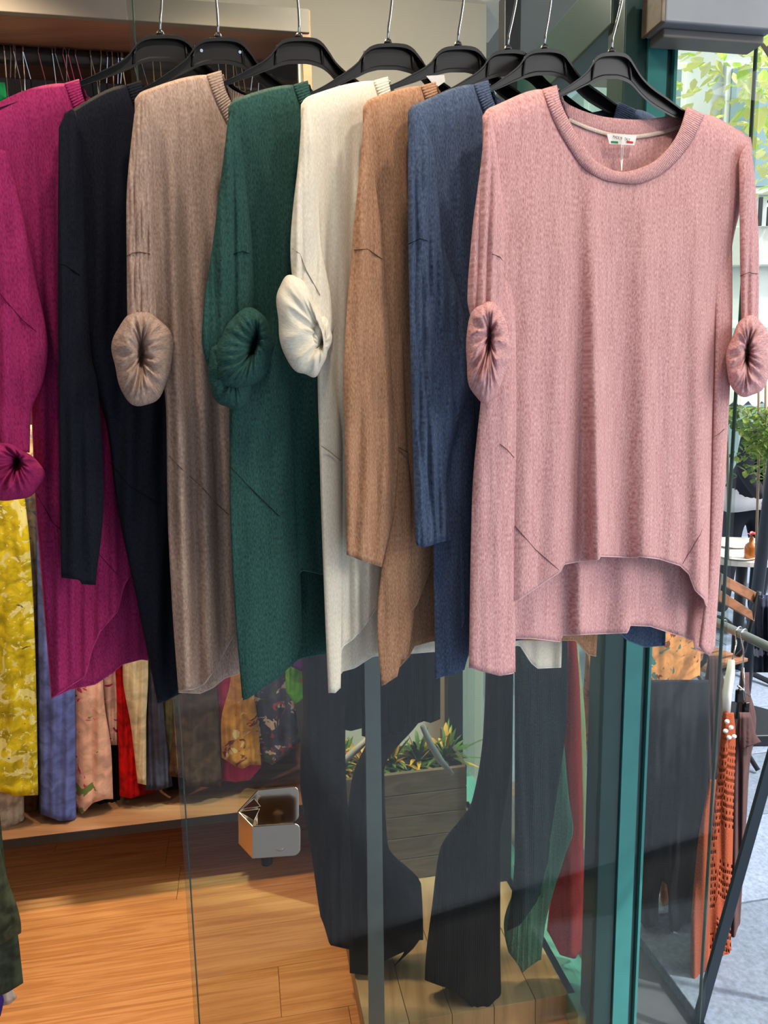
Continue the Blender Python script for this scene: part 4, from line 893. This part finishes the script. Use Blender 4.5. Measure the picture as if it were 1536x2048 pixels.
# street rack on the right
KF = Frame((.78, 1.72, 0), 24)
def kp(x, y, d=0): return KF.pt(x, y, d)
M_rackm = mat('rack_metal', (88, 96, 104), .4, .4)
rk = empty('garment_rack', kp(1500, 1900), 'dark metal street garment rack with slanted legs', 'rack')
za = atY(1445, 1250, 2.05); zb_ = atY(1560, 1305, 1.72)
RD = (zb_-za); rr0 = za-RD*2.4; 
MB().tube([rr0, zb_+RD*1.0], .0125, 14).build('top_rail', mat('rail_silver', (125, 130, 136), .35, .6), rk, smooth=True)
f1 = atY(1600, 1300, 1.66)
lg = [(atY(1560, 1415, 1.70), atZ(1385, 2110, 0.0))]
def bar(p0, p1, w_=.026, d_=.012):
    ax = (p1-p0).normalized(); sx_ = ax.cross(Vector((0, 1, 0))).normalized(); sy_ = ax.cross(sx_)
    return MB().box((p0+p1)/2, (w_, d_, (p1-p0).length), tilt=(sx_, sy_, ax))
pA = atY(1548, 1500, 1.66); pB = atY(1382, 2090, 1.66); up = (pA-pB)*.25
bar(pA+up, pB).build('leg', mat('rack_leg', (38, 50, 60), .4, .3), rk, bevel=.002)
bar(pA+up+Vector((.02, .02, 0)), (pA+up)+(pA-pB).reflect(Vector((1, 0, 0)))*-1.2+Vector((.02, .02, 0))).build('leg', M_blackmetal, rk, bevel=.002)
def hung_hook(root, top, bottom, m=M_chrome, r=.0019):
    R_ = .017; P = [bottom, bottom.lerp(top, .6)]
    for q in range(0, 11):
        an = math.pi*q/10*1.1; P.append(top+Vector((-R_*math.cos(an)*.8, -R_*math.cos(an)*.6, R_*math.sin(an))))
    MB().tube(P, r, 8).build('hook', m, root, smooth=True)
def on_rail(px):
    # point of the street rail seen at column px
    lo, hi = -2.4, 2.0
    for _ in range(40):
        mi_ = (lo+hi)/2; p = za+RD*mi_; v = p-CAM; x = W_/2+FPX*v.dot(_r)/v.dot(_f)
        if x < px: lo = mi_
        else: hi = mi_
    return za+RD*lo
# rust crochet top on a white hanger
KT = Frame(on_rail(1476), 62)
M_rust = knit('rust_crochet', (112, 48, 28), (156, 78, 50), .3, rib=0, sheen=.05)
p_h = on_rail(1478)
ct = empty('crochet_sweater', p_h-Vector((0, 0, .15)), 'rust orange openwork crochet top on the street rack', 'top')
KA = Frame((p_h.x, p_h.y-.03, 0), 24)
mb = MB(); fo = make_folds(201, .012, 40, 1450, 1800)
Lk = [(1425, 1447), (1500, 1440), (1600, 1425), (1700, 1412), (1850, 1402), (2010, 1392)]; Rk = [(1425, 1466), (1470, 1470), (1600, 1466), (1700, 1464), (1850, 1460), (1980, 1466), (2010, 1466)]
def skipf(i, j):
    if j < 20: return False
    solid = (70 < j < 92 and i > 14) or (116 < j < 130)
    return (not solid) and (i % 3 != 0) and (j % 4 in (1, 2)) and ((i//3+j//4) % 2 == 0 or j % 8 < 4)
sheet(mb, KA, Lk, Rk, [(1447, 1425), (1466, 1425)], [(1392, 1960), (1405, 2005), (1425, 2000), (1432, 1960), (1445, 1975), (1466, 1982)], lambda x, y, s, t: .02*prof(min(s, 1-s)*3)+fo(x, y), 42, 170, skip=skipf)
mb.build('front_panel', M_rust, ct, smooth=True, solid=.004)
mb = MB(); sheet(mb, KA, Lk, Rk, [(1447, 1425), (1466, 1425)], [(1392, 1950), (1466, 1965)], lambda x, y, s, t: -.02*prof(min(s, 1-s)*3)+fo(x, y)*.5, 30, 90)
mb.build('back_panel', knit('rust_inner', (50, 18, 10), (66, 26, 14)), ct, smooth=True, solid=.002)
mb = MB(); tubecloth(mb, KA, [(1560, 1420), (1700, 1395), (1900, 1382), (2010, 1384)], [(1560, 1432), (1700, 1420), (1900, 1418), (2010, 1430)], 1560, [(1384, 1985), (1400, 2005), (1430, 2000)], .028, .014, fo, wr=.002)
mb.build('sleeve', M_rust, ct, smooth=True, solid=.003)
for x, y in ((1454, 1443), (1462, 1455), (1451, 1462), (1458, 1475), (1468, 1473)):
    c_ = KA.pt(x, y, .03); MB().ball(c_, (.007, .005, .006), 10).build('shell_bead', M_white, ct, smooth=True)
wh = empty('white_hanger', p_h, 'white plastic hanger seen edge on in the street rack', 'hanger')
MB().tube([KA.pt(1463, 1320, .01), KA.pt(1461, 1345, .012), KA.pt(1454, 1385, .012), KA.pt(1452, 1430, .01)], [.008, .011, .012, .010], 12).build('shoulder_bar', M_white, wh, smooth=True)
hung_hook(wh, on_rail(1478), KA.pt(1464, 1322, .01))
# clip hanger with brown dress
p2 = on_rail(1488)
KB = Frame((p2.x, p2.y+.02, 0), 30)
ch = empty('clip_hanger', p2, 'chrome clip hanger with black clips in the street rack', 'hanger')
hung_hook(ch, p2, KB.pt(1486, 1340, 0))
MB().tube([KB.pt(1486, 1335), KB.pt(1490, 1400)], .003, 8).build('stem', M_chrome, ch, smooth=True)
MB().tube([KB.pt(1476, 1372), KB.pt(1500, 1392)], .003, 8).build('clip_bar', M_chrome, ch, smooth=True)
for x, y in ((1478, 1392), (1491, 1418)):
    m_ = MB(); c_ = KB.pt(x, y, .01)
    m_.box(c_, (.018, .012, .036), BU); m_.box(c_+Vector((0, -.006, .016)), (.014, .008, .014), BU)
    m_.build('clip', M_black, ch, bevel=.003)
M_brown = linen('cocoa_satin', (74, 52, 52), .06, weave=.1); M_brown2 = linen('cocoa_dark', (56, 40, 42), .06, weave=.1)
cloth_thing(KB, [(1380, 1482), (1450, 1474), (1520, 1460), (1700, 1450), (2060, 1405)], [(1380, 1498), (1440, 1512), (1480, 1508), (1520, 1500), (1650, 1492), (1850, 1480), (2060, 1472)], 1345, 2080, M_brown, 'long_dress', 'cocoa brown satin dress behind the crochet top', 'dress', None, -.03, .03, 210, .016, 26, 0, 64, 90)
rf = cloth_thing(KB, [(1425, 1478), (1470, 1476), (1500, 1482)], [(1425, 1500), (1470, 1512), (1490, 1524), (1500, 1520)], 1425, [(1482, 1500), (1500, 1492), (1524, 1484)], M_brown, 'ruffle_blouse', 'small cocoa ruffle clipped at the top of the brown dress', 'blouse', None, .022, .012, 211, .008, 14, .003, 40, 30)
KC = Frame(on_rail(1425)+Vector((0, .02, 0)), 28)
cloth_thing(KC, [(1320, 1416), (1400, 1405), (1600, 1396), (1900, 1380)], [(1320, 1440), (1400, 1452), (1600, 1440), (1760, 1420), (1900, 1412)], 1312, [(1378, 1820), (1400, 1850), (1412, 1840)], M_brown2, 'long_dress', 'dark cocoa garment just left of the crochet top, half behind the glass', 'dress', None, -.05, .03, 212, .012, 22, 0)
h3 = empty('wire_hanger', on_rail(1448), 'pale wire hook hanger at the left end of the visible street rail', 'hanger'); hung_hook(h3, on_rail(1448), KC.pt(1441, 1318))
# dark sheer top and patterned blouse seen through the pane
KD = Frame(atY(1340, 1500, 2.02), 20)
cloth_thing(KD, [(1290, 1300), (1600, 1286), (1800, 1270), (2000, 1340)], [(1290, 1410), (1400, 1418), (1700, 1412), (1900, 1396)], 1360, [(1262, 1830), (1290, 1856), (1316, 1852), (1322, 1760), (1335, 1770), (1345, 1860), (1360, 1960), (1385, 1965), (1400, 1900)], knit('charcoal_sheer', (24, 25, 34), (42, 43, 54), .3, sheen=.03), 'sheer_blouse', 'charcoal lace-edged top behind the glass pane', 'top', None, .0, .035, 220, .014, 36, .003, 80, 90)
cloth_thing(KD, [(1240, 1286), (1500, 1290)], [(1240, 1402), (1500, 1396)], 1230, [(1290, 1390), (1340, 1382), (1396, 1352)], linen('orange_print', (206, 140, 84), .1, [((70, 110, 96), 16, .6), ((120, 62, 34), 26, .62)]), 'print_blouse', 'orange and teal patterned blouse at the pink hem', 'blouse', None, -.045, .02, 221, .008, 30)
cloth_thing(KD, [(1600, 1316), (1850, 1322)], [(1600, 1340), (1850, 1342)], 1600, [(1322, 1800), (1332, 1842), (1342, 1838)], linen('orange_strip', (200, 128, 90), .1, [((90, 120, 90), 20, .6)]), 'print_scarf', 'narrow orange and green scarf end below the charcoal top', 'scarf', None, -.07, .008, 222)
KE = Frame(atY(1190, 1500, 2.35), YAWB)
cloth_thing(KE, [(1300, 1172), (1400, 1166), (1560, 1158)], [(1300, 1192), (1400, 1198), (1560, 1188)], 1290, 1500, linen('ochre_print', (190, 130, 90), .1, [((120, 60, 40), 22, .6)]), 'print_blouse', 'ochre patterned blouse behind the window glass', 'blouse', None, .0, .02, 223)
cloth_thing(KE, [(1320, 1190), (1640, 1172)], [(1320, 1208), (1640, 1206)], 1320, 1655, knit('burgundy', (120, 30, 52), (150, 50, 70)), 'knit_cardigan', 'burgundy knit hanging behind the window glass', 'cardigan', None, .03, .02, 224)

lr_ = empty('low_rail', (KE.P0.x, KE.P0.y, 0), 'low grey rail outside the window, hidden behind the pink hem, carrying the dark garments', 'rail')
qa, qb = KE.pt(1172, 1262), KD.pt(1412, 1240)
MB().tube([Vector((qa.x, qa.y, qb.z)), qb], .009, 10).build('rail_tube', M_greymetal, lr_, smooth=True)
qm = KE.pt(1246, 1260); MB().tube([Vector((qa.x, qa.y, qb.z)).lerp(qb, .32), Vector((Vector((qa.x, qa.y, 0)).lerp(qb, .32).x, Vector((qa.x, qa.y, 0)).lerp(qb, .32).y, 0))], .012, 10).build('leg', M_greymetal, lr_, smooth=True)
# ---- cafe: table, chair, person, post
M_slat = wood('bistro_wood', (128, 86, 60), (146, 100, 72), (100, 64, 44), 3, 20, .5)
tpn = atY(1500, 1110, 3.85); TZ = tpn.z
tbx = empty('cafe_table', (tpn.x, tpn.y+.1, 0), 'round pale cafe table on black legs', 'table')
mb = MB(); n = 40; R_ = .36
mb.prism([Vector((tpn.x+.02+R_*math.cos(2*math.pi*k/n), tpn.y+.12+R_*.9*math.sin(2*math.pi*k/n), TZ-.02)) for k in range(n)], (0, 0, .028)); mb.build('tabletop', mat('table_cream', (214, 208, 200), .4), tbx, bevel=.004)
c_ = Vector((tpn.x+.02, tpn.y+.12, 0))
MB().tube([c_+Vector((0, 0, .03)), c_+Vector((0, 0, TZ-.02))], .03, 14).build('pedestal', M_blackmetal, tbx, smooth=True)
for k in range(4):
    a_ = k*math.pi/2+.5; MB().tube([c_+Vector((0, 0, .04)), c_+Vector((.28*math.cos(a_), .28*math.sin(a_), .012))], .015, 8).build('foot', M_blackmetal, tbx)
bt = atY(1501, 1110, 3.72); o = MB()
prf = [(.0, 0), (.030, 0), (.031, .01), (.031, .06), (.026, .075), (.011, .088), (.010, .11), (.012, .115), (0, .115)]
vs = []; fs = []
for r_, z_ in prf:
    for k in range(16): vs.append(Vector((bt.x+r_*math.cos(k*math.pi/8), bt.y+r_*math.sin(k*math.pi/8), TZ+.009+z_)))
for j in range(len(prf)-1):
    for k in range(16): fs.append((j*16+k, j*16+(k+1) % 16, (j+1)*16+(k+1) % 16, (j+1)*16+k))
o.add(vs, fs); bo = o.build('bottle', mat('amber_glass', (150, 84, 30), .15), None, smooth=True); tag(bo, 'small amber bottle on the cafe table', 'bottle')
fw = empty('posy', (bt.x, bt.y, TZ+.12), 'tiny pink blossom stuck in the amber bottle', 'flower')
mb = MB(); rg = random.Random(4)
for k in range(14):
    dd = Vector((rg.uniform(-1, 1), rg.uniform(-1, 1), rg.uniform(.1, 1))); leafmesh(mb, Vector((bt.x, bt.y, TZ+.135)), dd, .03, .02)
mb.build('petals', mat('pink_petal', (220, 120, 130), .6), fw); MB().tube([(bt.x, bt.y, TZ+.06), (bt.x, bt.y, TZ+.14)], .002, 6).build('stem', leafm[0], fw)
pl_ = atY(1478, 1108, 3.75)
for (dx_, dy_, lab) in ((-.01, .0, 'white plate with a red smear near the table edge'), (.10, .28, 'white plate at the far side of the cafe table')):
    o = MB(); vs = []; fs = []; prf2 = [(0, .004), (.06, .004), (.09, .014), (.092, .012), (.06, 0), (0, 0)]
    for r_, z_ in prf2:
        for k in range(24): vs.append(Vector((pl_.x+dx_+r_*math.cos(k*math.pi/12), pl_.y+dy_+r_*math.sin(k*math.pi/12), TZ+.009+z_)))
    for j in range(len(prf2)-1):
        for k in range(24): fs.append((j*24+k, j*24+(k+1) % 24, (j+1)*24+(k+1) % 24, (j+1)*24+k))
    o.add(vs, fs); tag(o.build('plate', M_white, None, smooth=True), lab, 'plate')
# folding chair
CH = Frame(atY(1485, 1200, 2.9), -38)
cc = empty('folding_chair', atY(1485, 1200, 2.9)*1.0-Vector((0, 0, atY(1485, 1200, 2.9).z)), 'brown slatted folding cafe chair with black metal frame', 'chair')
def cp_(x, y, d=0): return CH.pt(x, y, d)
CHF = Frame(atY(1485, 1200, 2.9), 28)
for (y0, y1, y2, y3) in ((1150, 1188, 1212, 1172), (1184, 1232, 1250, 1208)):
    MB().prism([CHF.pt(1438, y0-6), CHF.pt(1519, y1), CHF.pt(1521, y2), CHF.pt(1438, y3-6)], -CHF.n*.014).build('back_slat', M_slat, cc, bevel=.002)
sc_ = CHF.P0; ux = (CHF.pt(1519, 1200)-CHF.pt(1438, 1200)); ux.z = 0; ux.normalize(); vx = Vector((-ux.y, ux.x, 0))
e0 = CHF.pt(1436, 1165); e1 = CHF.pt(1512, 1200); g0 = Vector((e0.x, e0.y, 0)); g1 = Vector((e1.x, e1.y, 0))
for g_, zt_ in ((g0, e0.z), (g1, e1.z)):
    MB().tube([g_+Vector((0, -.02, zt_+.04)), g_+vx*.04+Vector((0, 0, .5)), g_+vx*.42+Vector((0, 0, .01))], .010, 8).build('leg', M_blackmetal, cc, smooth=True)
    MB().tube([g_+vx*.40+Vector((0, 0, .46)), g_-vx*.06+Vector((0, 0, .01))], .010, 8).build('leg', M_blackmetal, cc, smooth=True)
for k in range(6):
    MB().box((g0+g1)/2+vx*(.05+k*.065)+Vector((0, 0, .46)), ((g1-g0).length+.02, .05, .014), ux).build('seat_slat', M_slat, cc, bevel=.002)
MB().tube([g0+vx*.19+Vector((0, 0, .24)), g1+vx*.19+Vector((0, 0, .24))], .006, 8).build('crossbar', M_blackmetal, cc, smooth=True)
# bag hung on the chair
bgp = atY(1532, 1260, 2.75); mb = MB(); tubecloth(mb, Frame(bgp, 20), [(1190, 1516), (1260, 1508), (1345, 1506)], [(1190, 1560), (1345, 1580)], 1190, 1345, 0, .07, make_folds(5, .02, 30, 1100, 1200), wr=.01)
tag(mb.build('bag', linen('bag_print', (30, 34, 52), .2, [((120, 120, 140), 16, .62)]), None, smooth=True), 'dark patterned bundle hanging on the chair at the right edge', 'bag')
# parasol pole
pp = atY(1519, 1120, 3.3); up_ = empty('parasol_pole', (pp.x, pp.y, 0), 'dark slanted parasol pole beside the cafe table', 'pole')
MB().tube([Vector((pp.x-.04, pp.y, 0)), Vector((pp.x+.115, pp.y, 2.6))], .027, 14).build('pole', mat('pole_slate', (52, 62, 74), .4, .2), up_, smooth=True)
MB().prism([Vector((pp.x-.04+.2*math.cos(k*math.pi/4+.4), pp.y+.2*math.sin(k*math.pi/4+.4), 0)) for k in range(8)], (0, 0, .05)).build('base_plate', M_blackmetal, up_, bevel=.006)

# person bending over the table
def skin_obj(name, nodes, edges, m, parent, sub=2, root=0):
    me = bpy.data.meshes.new(name); b = base_of(parent); me.from_pydata([tuple(Vector(p)-b) for p, r in nodes], edges, [])
    o = bpy.data.objects.new(name, me); COL.objects.link(o); o.parent = parent; me.materials.append(m)
    sk = o.modifiers.new('skin', 'SKIN'); sk.use_smooth_shade = True
    for i, (p, r) in enumerate(nodes):
        v = me.skin_vertices[0].data[i]; r = r if isinstance(r, tuple) else (r, r); v.radius = r; v.use_root = (i == root)
    md = o.modifiers.new('sub', 'SUBSURF'); md.levels = sub; md.render_levels = sub
    return o
pc_ = atY(1490, 1030, 4.75); X0, Y0 = pc_.x, pc_.y
pe = empty('person', (X0, Y0, 0), 'person in a dark jumper over a white shirt, leaning over the cafe table', 'person')
Z = .9
def PP(dx_, dy_, z_): return (X0+dx_, Y0+dy_, z_)
skinm = mat('skin_tone', (196, 140, 116), .55, 0, .05, 20)
body_nodes = [(PP(0, 0, .88), .135), (PP(.02, -.06, 1.02), (.15, .12)), (PP(.05, -.16, 1.18), (.17, .12)), (PP(.08, -.24, 1.28), (.14, .1)), (PP(.10, -.30, 1.34), .06), (PP(.115, -.35, 1.39), .05),
  (PP(-.10, -.20, 1.27), .065), (PP(-.17, -.30, 1.08), .05), (PP(-.13, -.46, .93), .038), (PP(.24, -.24, 1.25), .065), (PP(.28, -.36, 1.05), .05), (PP(.16, -.52, .92), .038),
  (PP(-.09, .02, .78), .10), (PP(-.10, .0, .48), .07), (PP(-.10, .05, .09), .048), (PP(.10, .02, .78), .10), (PP(.12, -.02, .48), .07), (PP(.12, .04, .09), .048)]
skin_obj('body', body_nodes, [(0, 1), (1, 2), (2, 3), (3, 4), (4, 5), (3, 6), (6, 7), (7, 8), (3, 9), (9, 10), (10, 11), (0, 12), (12, 13), (13, 14), (0, 15), (15, 16), (16, 17)], mat('navy_jumper', (20, 24, 38), .9, 0, .1, 30), pe)
hdp = Vector(PP(.12, -.42, 1.43))
hm_ = MB(); hm_.ball(hdp, (.075, .095, .11), 20); hm_.ball(hdp+Vector((0, -.1, -.02)), (.014, .02, .018), 8); hm_.ball(hdp+Vector((-.076, 0, -.01)), (.012, .02, .03), 8); hm_.ball(hdp+Vector((.076, 0, -.01)), (.012, .02, .03), 8)
hm_.ball(hdp+Vector((0, -.088, -.06)), (.025, .012, .008), 8)
hm_.build('head', skinm, pe, smooth=True)
for s_ in (-1, 1): MB().ball(hdp+Vector((s_*.03, -.09, .005)), (.012, .008, .007), 8).build('eye', M_white, pe, smooth=True)
MB().ball(hdp+Vector((0, .018, .03)), (.085, .1, .105), 20).build('hair', mat('dark_hair', (34, 26, 24), .7), pe, smooth=True)
mb = MB(); vs = []; fs = []
for j, (z_, r_) in enumerate(((.95, .155), (.86, .172), (.80, .178))):
    for k in range(32): a_ = k*math.pi/16; rr_ = r_*(1+.05*math.sin(5*a_)); vs.append(Vector((X0+rr_*math.cos(a_), Y0-.01+rr_*.85*math.sin(a_), z_+.012*math.sin(3*a_))))
for j in range(2):
    for k in range(32): fs.append((j*32+k, j*32+(k+1) % 32, (j+1)*32+(k+1) % 32, (j+1)*32+k))
mb.add(vs, fs); mb.build('shirt_hem', mat('white_shirt', (220, 220, 226), .8), pe, smooth=True, solid=.004)
for (hx_, hy_, hz_, sg) in ((-.13, -.48, .915, -1), (.15, -.54, .905, 1)):
    nodes = [(PP(hx_, hy_, hz_), .024), (PP(hx_, hy_-.05, hz_-.015), (.034, .016))]; edges = [(0, 1)]
    for k in range(4):
        off_ = (k-1.5)*.019; L1 = (.035, .042, .039, .03)[k]; b = len(nodes)
        nodes += [(PP(hx_+off_*1.0, hy_-.075, hz_-.02), .0095), (PP(hx_+off_*1.15, hy_-.075-L1, hz_-.035), .0085), (PP(hx_+off_*1.15, hy_-.085-L1*1.4, hz_-.06), .0075)]; edges += [(1, b), (b, b+1), (b+1, b+2)]
    b = len(nodes); nodes += [(PP(hx_-sg*.035, hy_-.045, hz_-.02), .010), (PP(hx_-sg*.055, hy_-.075, hz_-.035), .0085)]; edges += [(1, b), (b, b+1)]
    skin_obj('hand', nodes, edges, skinm, pe, 1)
for s_ in (-1, 1): MB().ball(Vector(PP(s_*.11, -.02, .04)), (.045, .12, .04), 14).build('shoe', M_black, pe, smooth=True)

# ---- climbing plant, awning, facade, tree
def leaf_cloud(mb, n, fn, size, rg, mats=3):
    for _ in range(n):
        p = fn(); a_ = rg.uniform(0, 6.28); el = rg.uniform(-1, .6); dd = Vector((math.cos(a_)*math.cos(el), math.sin(a_)*math.cos(el), math.sin(el)))
        s_ = size*rg.uniform(.6, 1.3); leafmesh(mb, p, dd, s_, s_*.75, rg.uniform(0, .4), rg.randrange(mats))
def leafmat(name, c):
    m, n, b = newmat(name); b.inputs['Base Color'].default_value = lin(c); b.inputs['Roughness'].default_value = .5
    tr = n.nodes.new('ShaderNodeBsdfTranslucent'); tr.inputs[0].default_value = lin(tuple(min(255, int(k*1.25)) for k in c)); mx = n.nodes.new('ShaderNodeMixShader'); mx.inputs[0].default_value = .55
    oi = n.nodes.new('ShaderNodeTexCoord'); nz = n.nodes.new('ShaderNodeTexNoise'); nz.inputs['Scale'].default_value = 1.5; n.links.new(oi.outputs['Object'], nz.inputs['Vector'])
    r = ramp(n, [tuple(k*.8 for k in c), tuple(min(255, k*1.2) for k in c)], [.35, .65]); n.links.new(nz.outputs[0], r.inputs[0]); n.links.new(r.outputs[0], b.inputs['Base Color'])
    n.links.new(b.outputs[0], mx.inputs[1]); n.links.new(tr.outputs[0], mx.inputs[2]); n.links.new(mx.outputs[0], n.nodes['Material Output'].inputs[0]); return m
ivyM = [leafmat('ivy_a', (70, 100, 50)), leafmat('ivy_b', (96, 120, 60)), leafmat('ivy_c', (120, 136, 70))]
treeM = [leafmat('tree_a', (176, 205, 110)), leafmat('tree_b', (214, 224, 140)), leafmat('tree_c', (235, 228, 160))]
rg = random.Random(21)
iv = empty('climbing_vine', atY(1520, 1000, 3.6)*1.0, 'leafy green vine trailing over wires above the cafe table', 'plant')
mb = MB()
def vf():
    while True:
        x = rg.uniform(1455, 1580); y = rg.uniform(812, 960)
        if x < 1490 and y > 850 and rg.random() < .75: continue
        if y > 900+(x-1500)*1.2 and rg.random() < .8: continue
        return atY(x, y, 3.6+rg.uniform(-.25, .25))
leaf_cloud(mb, 1100, vf, .034, rg); mb.build('foliage', ivyM, iv)['kind'] = 'stuff'
for (x0, y0, x1, y1) in ((1452, 850, 1456, 1120), (1518, 760, 1512, 1110), (1532, 800, 1524, 1080)):
    MB().tube([atY(x0, y0-60, 3.6), atY((x0+x1)/2+2, (y0+y1)/2, 3.6), atY(x1, y1, 3.6)], .006, 6).build('stem', mat('vine_stem', (150, 130, 110), .8), iv, smooth=True)
# awning
aw = empty('awning', atY(1520, 790, 7), 'white scalloped awning across the street', 'awning')
A0, A1 = atY(1440, 795, 7), atY(1700, 800, 7)
mb = MB(); vs = []; fs = []; N = 60
for i in range(N+1):
    t = i/N; p = A0.lerp(A1, t); sc2 = .055*abs(math.sin(t*N/4*math.pi/1.6)); vs += [p+Vector((0, 1.3, .62)), p+Vector((0, 0, .08)), p+Vector((0, -.01, -.02-sc2))]
for i in range(N): fs += [(i*3, i*3+3, i*3+4, i*3+1), (i*3+1, i*3+4, i*3+5, i*3+2)]
mb.add(vs, fs).build('canvas', mat('awning_white', (226, 228, 226), .8), aw, solid=.006)
for t in (.02, .5, .98): MB().tube([A0.lerp(A1, t), A0.lerp(A1, t)+Vector((0, 1.3, -.1))], .02, 8).build('arm', M_greymetal, aw)
# facade
YF = 8.4
fc_ = empty('facade', (4, YF, 0), 'pale painted shop facade across the street', 'building')
MB().box((6, YF+.15, 2.6), (9.5, .3, 5.4)).build('wall', mat('facade_paint', (196, 204, 208), .85, 0, .06, 2), fc_)
MB().box((6, YF-.03, 3.02), (9.5, .12, .4)).build('sign_band', mat('sign_band', (190, 196, 196), .6), fc_, bevel=.01)
fx = atY(1500, 450, YF-.1); 
for k in range(7):
    x = 1.9+k*1.0; fo_ = MB().box((x, YF-.02, 1.2), (.82, .06, 2.1)).build('window', mat('shop_frame', (206, 214, 214), .5), fc_, bevel=.01); MB().box((x, YF-.055, 1.2), (.68, .02, 1.95)).build('pane', mat('shop_pane_%d' % k, (86, 112, 120) if k % 2 else (150, 176, 178), .15), fo_)
    fo_ = MB().box((x, YF-.02, 4.2), (.6, .06, 1.3)).build('window', mat('upper_frame', (214, 220, 220), .5), fc_, bevel=.01); MB().box((x, YF-.055, 4.2), (.48, .02, 1.15)).build('pane', mat('upper_pane', (120, 150, 162), .15), fo_)
ls = bpy.data.curves.new('lettering', 'FONT'); ls.body = 'lis'; ls.size = .42; ls.extrude = .01; ls.materials.append(M_blackmetal)
lo_ = bpy.data.objects.new('lettering', ls); COL.objects.link(lo_); lo_.parent = fc_; q = atY(1510, 452, YF-.12); lo_.location = q-Vector((4, YF, 0)); lo_.rotation_euler = (math.radians(90), 0, 0)
# trees
def tree(x, y, zc, rad, n, lab, seed, size=.13, trunk=.14):
    rg = random.Random(seed); e = empty('street_tree', (x, y, 0), lab, 'tree'); mb = MB(); subs = []
    for k in range(16):
        a_ = rg.uniform(0, 6.28); rr_ = rad*rg.uniform(.2, .85); subs.append((Vector((x+rr_*math.cos(a_), y+rr_*math.sin(a_), zc+rg.uniform(-.75, .9)*rad)), rad*rg.uniform(.25, .5)))
    def fn():
        c, r_ = rg.choice(subs); d = Vector((rg.gauss(0, 1), rg.gauss(0, 1), rg.gauss(0, 1))).normalized(); return c+d*(r_*rg.uniform(.5, 1))
    leaf_cloud(mb, n, fn, size, rg); mb.build('crown', treeM, e)['kind'] = 'stuff'
    br = M_bark; MB().tube([(x, y, 0), (x+.06, y, zc*.4), (x-.03, y, zc*.75), (x, y, zc)], [trunk, trunk*.8, trunk*.65, trunk*.4], 12).build('trunk', br, e, smooth=True)
    for c, r_ in subs[:10]: MB().tube([Vector((x, y, zc*.62)), Vector((x, y, zc*.72)).lerp(c, .5)+Vector((0, 0, .1)), c], [trunk*.4, trunk*.25, trunk*.08], 8).build('branch', br, e, smooth=True)
M_bark = mat('bark', (110, 100, 92), .9, 0, .25, 14, .6)
tree(3.2, 5.6, 4.2, 1.75, 7000, 'bright leafy plane tree at the upper right, right of the dark post', 31, .095)
tree(.6, 12.2, 5.4, 2.4, 3600, 'leafy street tree farther off, seen through the window above the hangers', 32, .17)
tree(7.5, 12.5, 5.0, 2.6, 1500, 'distant street tree past the facade at the right', 33, .2)
# buildings behind the viewer that the glass mirrors
bh = empty('opposite_building', (0, -9, 0), kind='structure')
MB().box((0, -9.3, 3.5), (26, .4, 7)).build('wall', mat('stone_wall', (120, 116, 108), .9, 0, .1, 2), bh)
for k in range(9):
    MB().box((-9.6+k*2.4, -9.08, 1.5), (1.3, .08, 2.6)).build('window', mat('mirror_window_%d' % k, (50, 60, 64), .2), bh)
    MB().box((-9.6+k*2.4, -9.08, 5.0), (1.2, .08, 1.8)).build('window', mat('mirror_window_b%d' % k, (50, 60, 64), .2), bh)

for o in [o for o in S.objects if o.type == 'FONT']:
    me = bpy.data.meshes.new_from_object(o); n_ = bpy.data.objects.new('lettering', me); COL.objects.link(n_)
    n_.parent = o.parent; n_.location = o.location; n_.rotation_euler = o.rotation_euler; n_.scale = o.scale
    bpy.data.objects.remove(o)
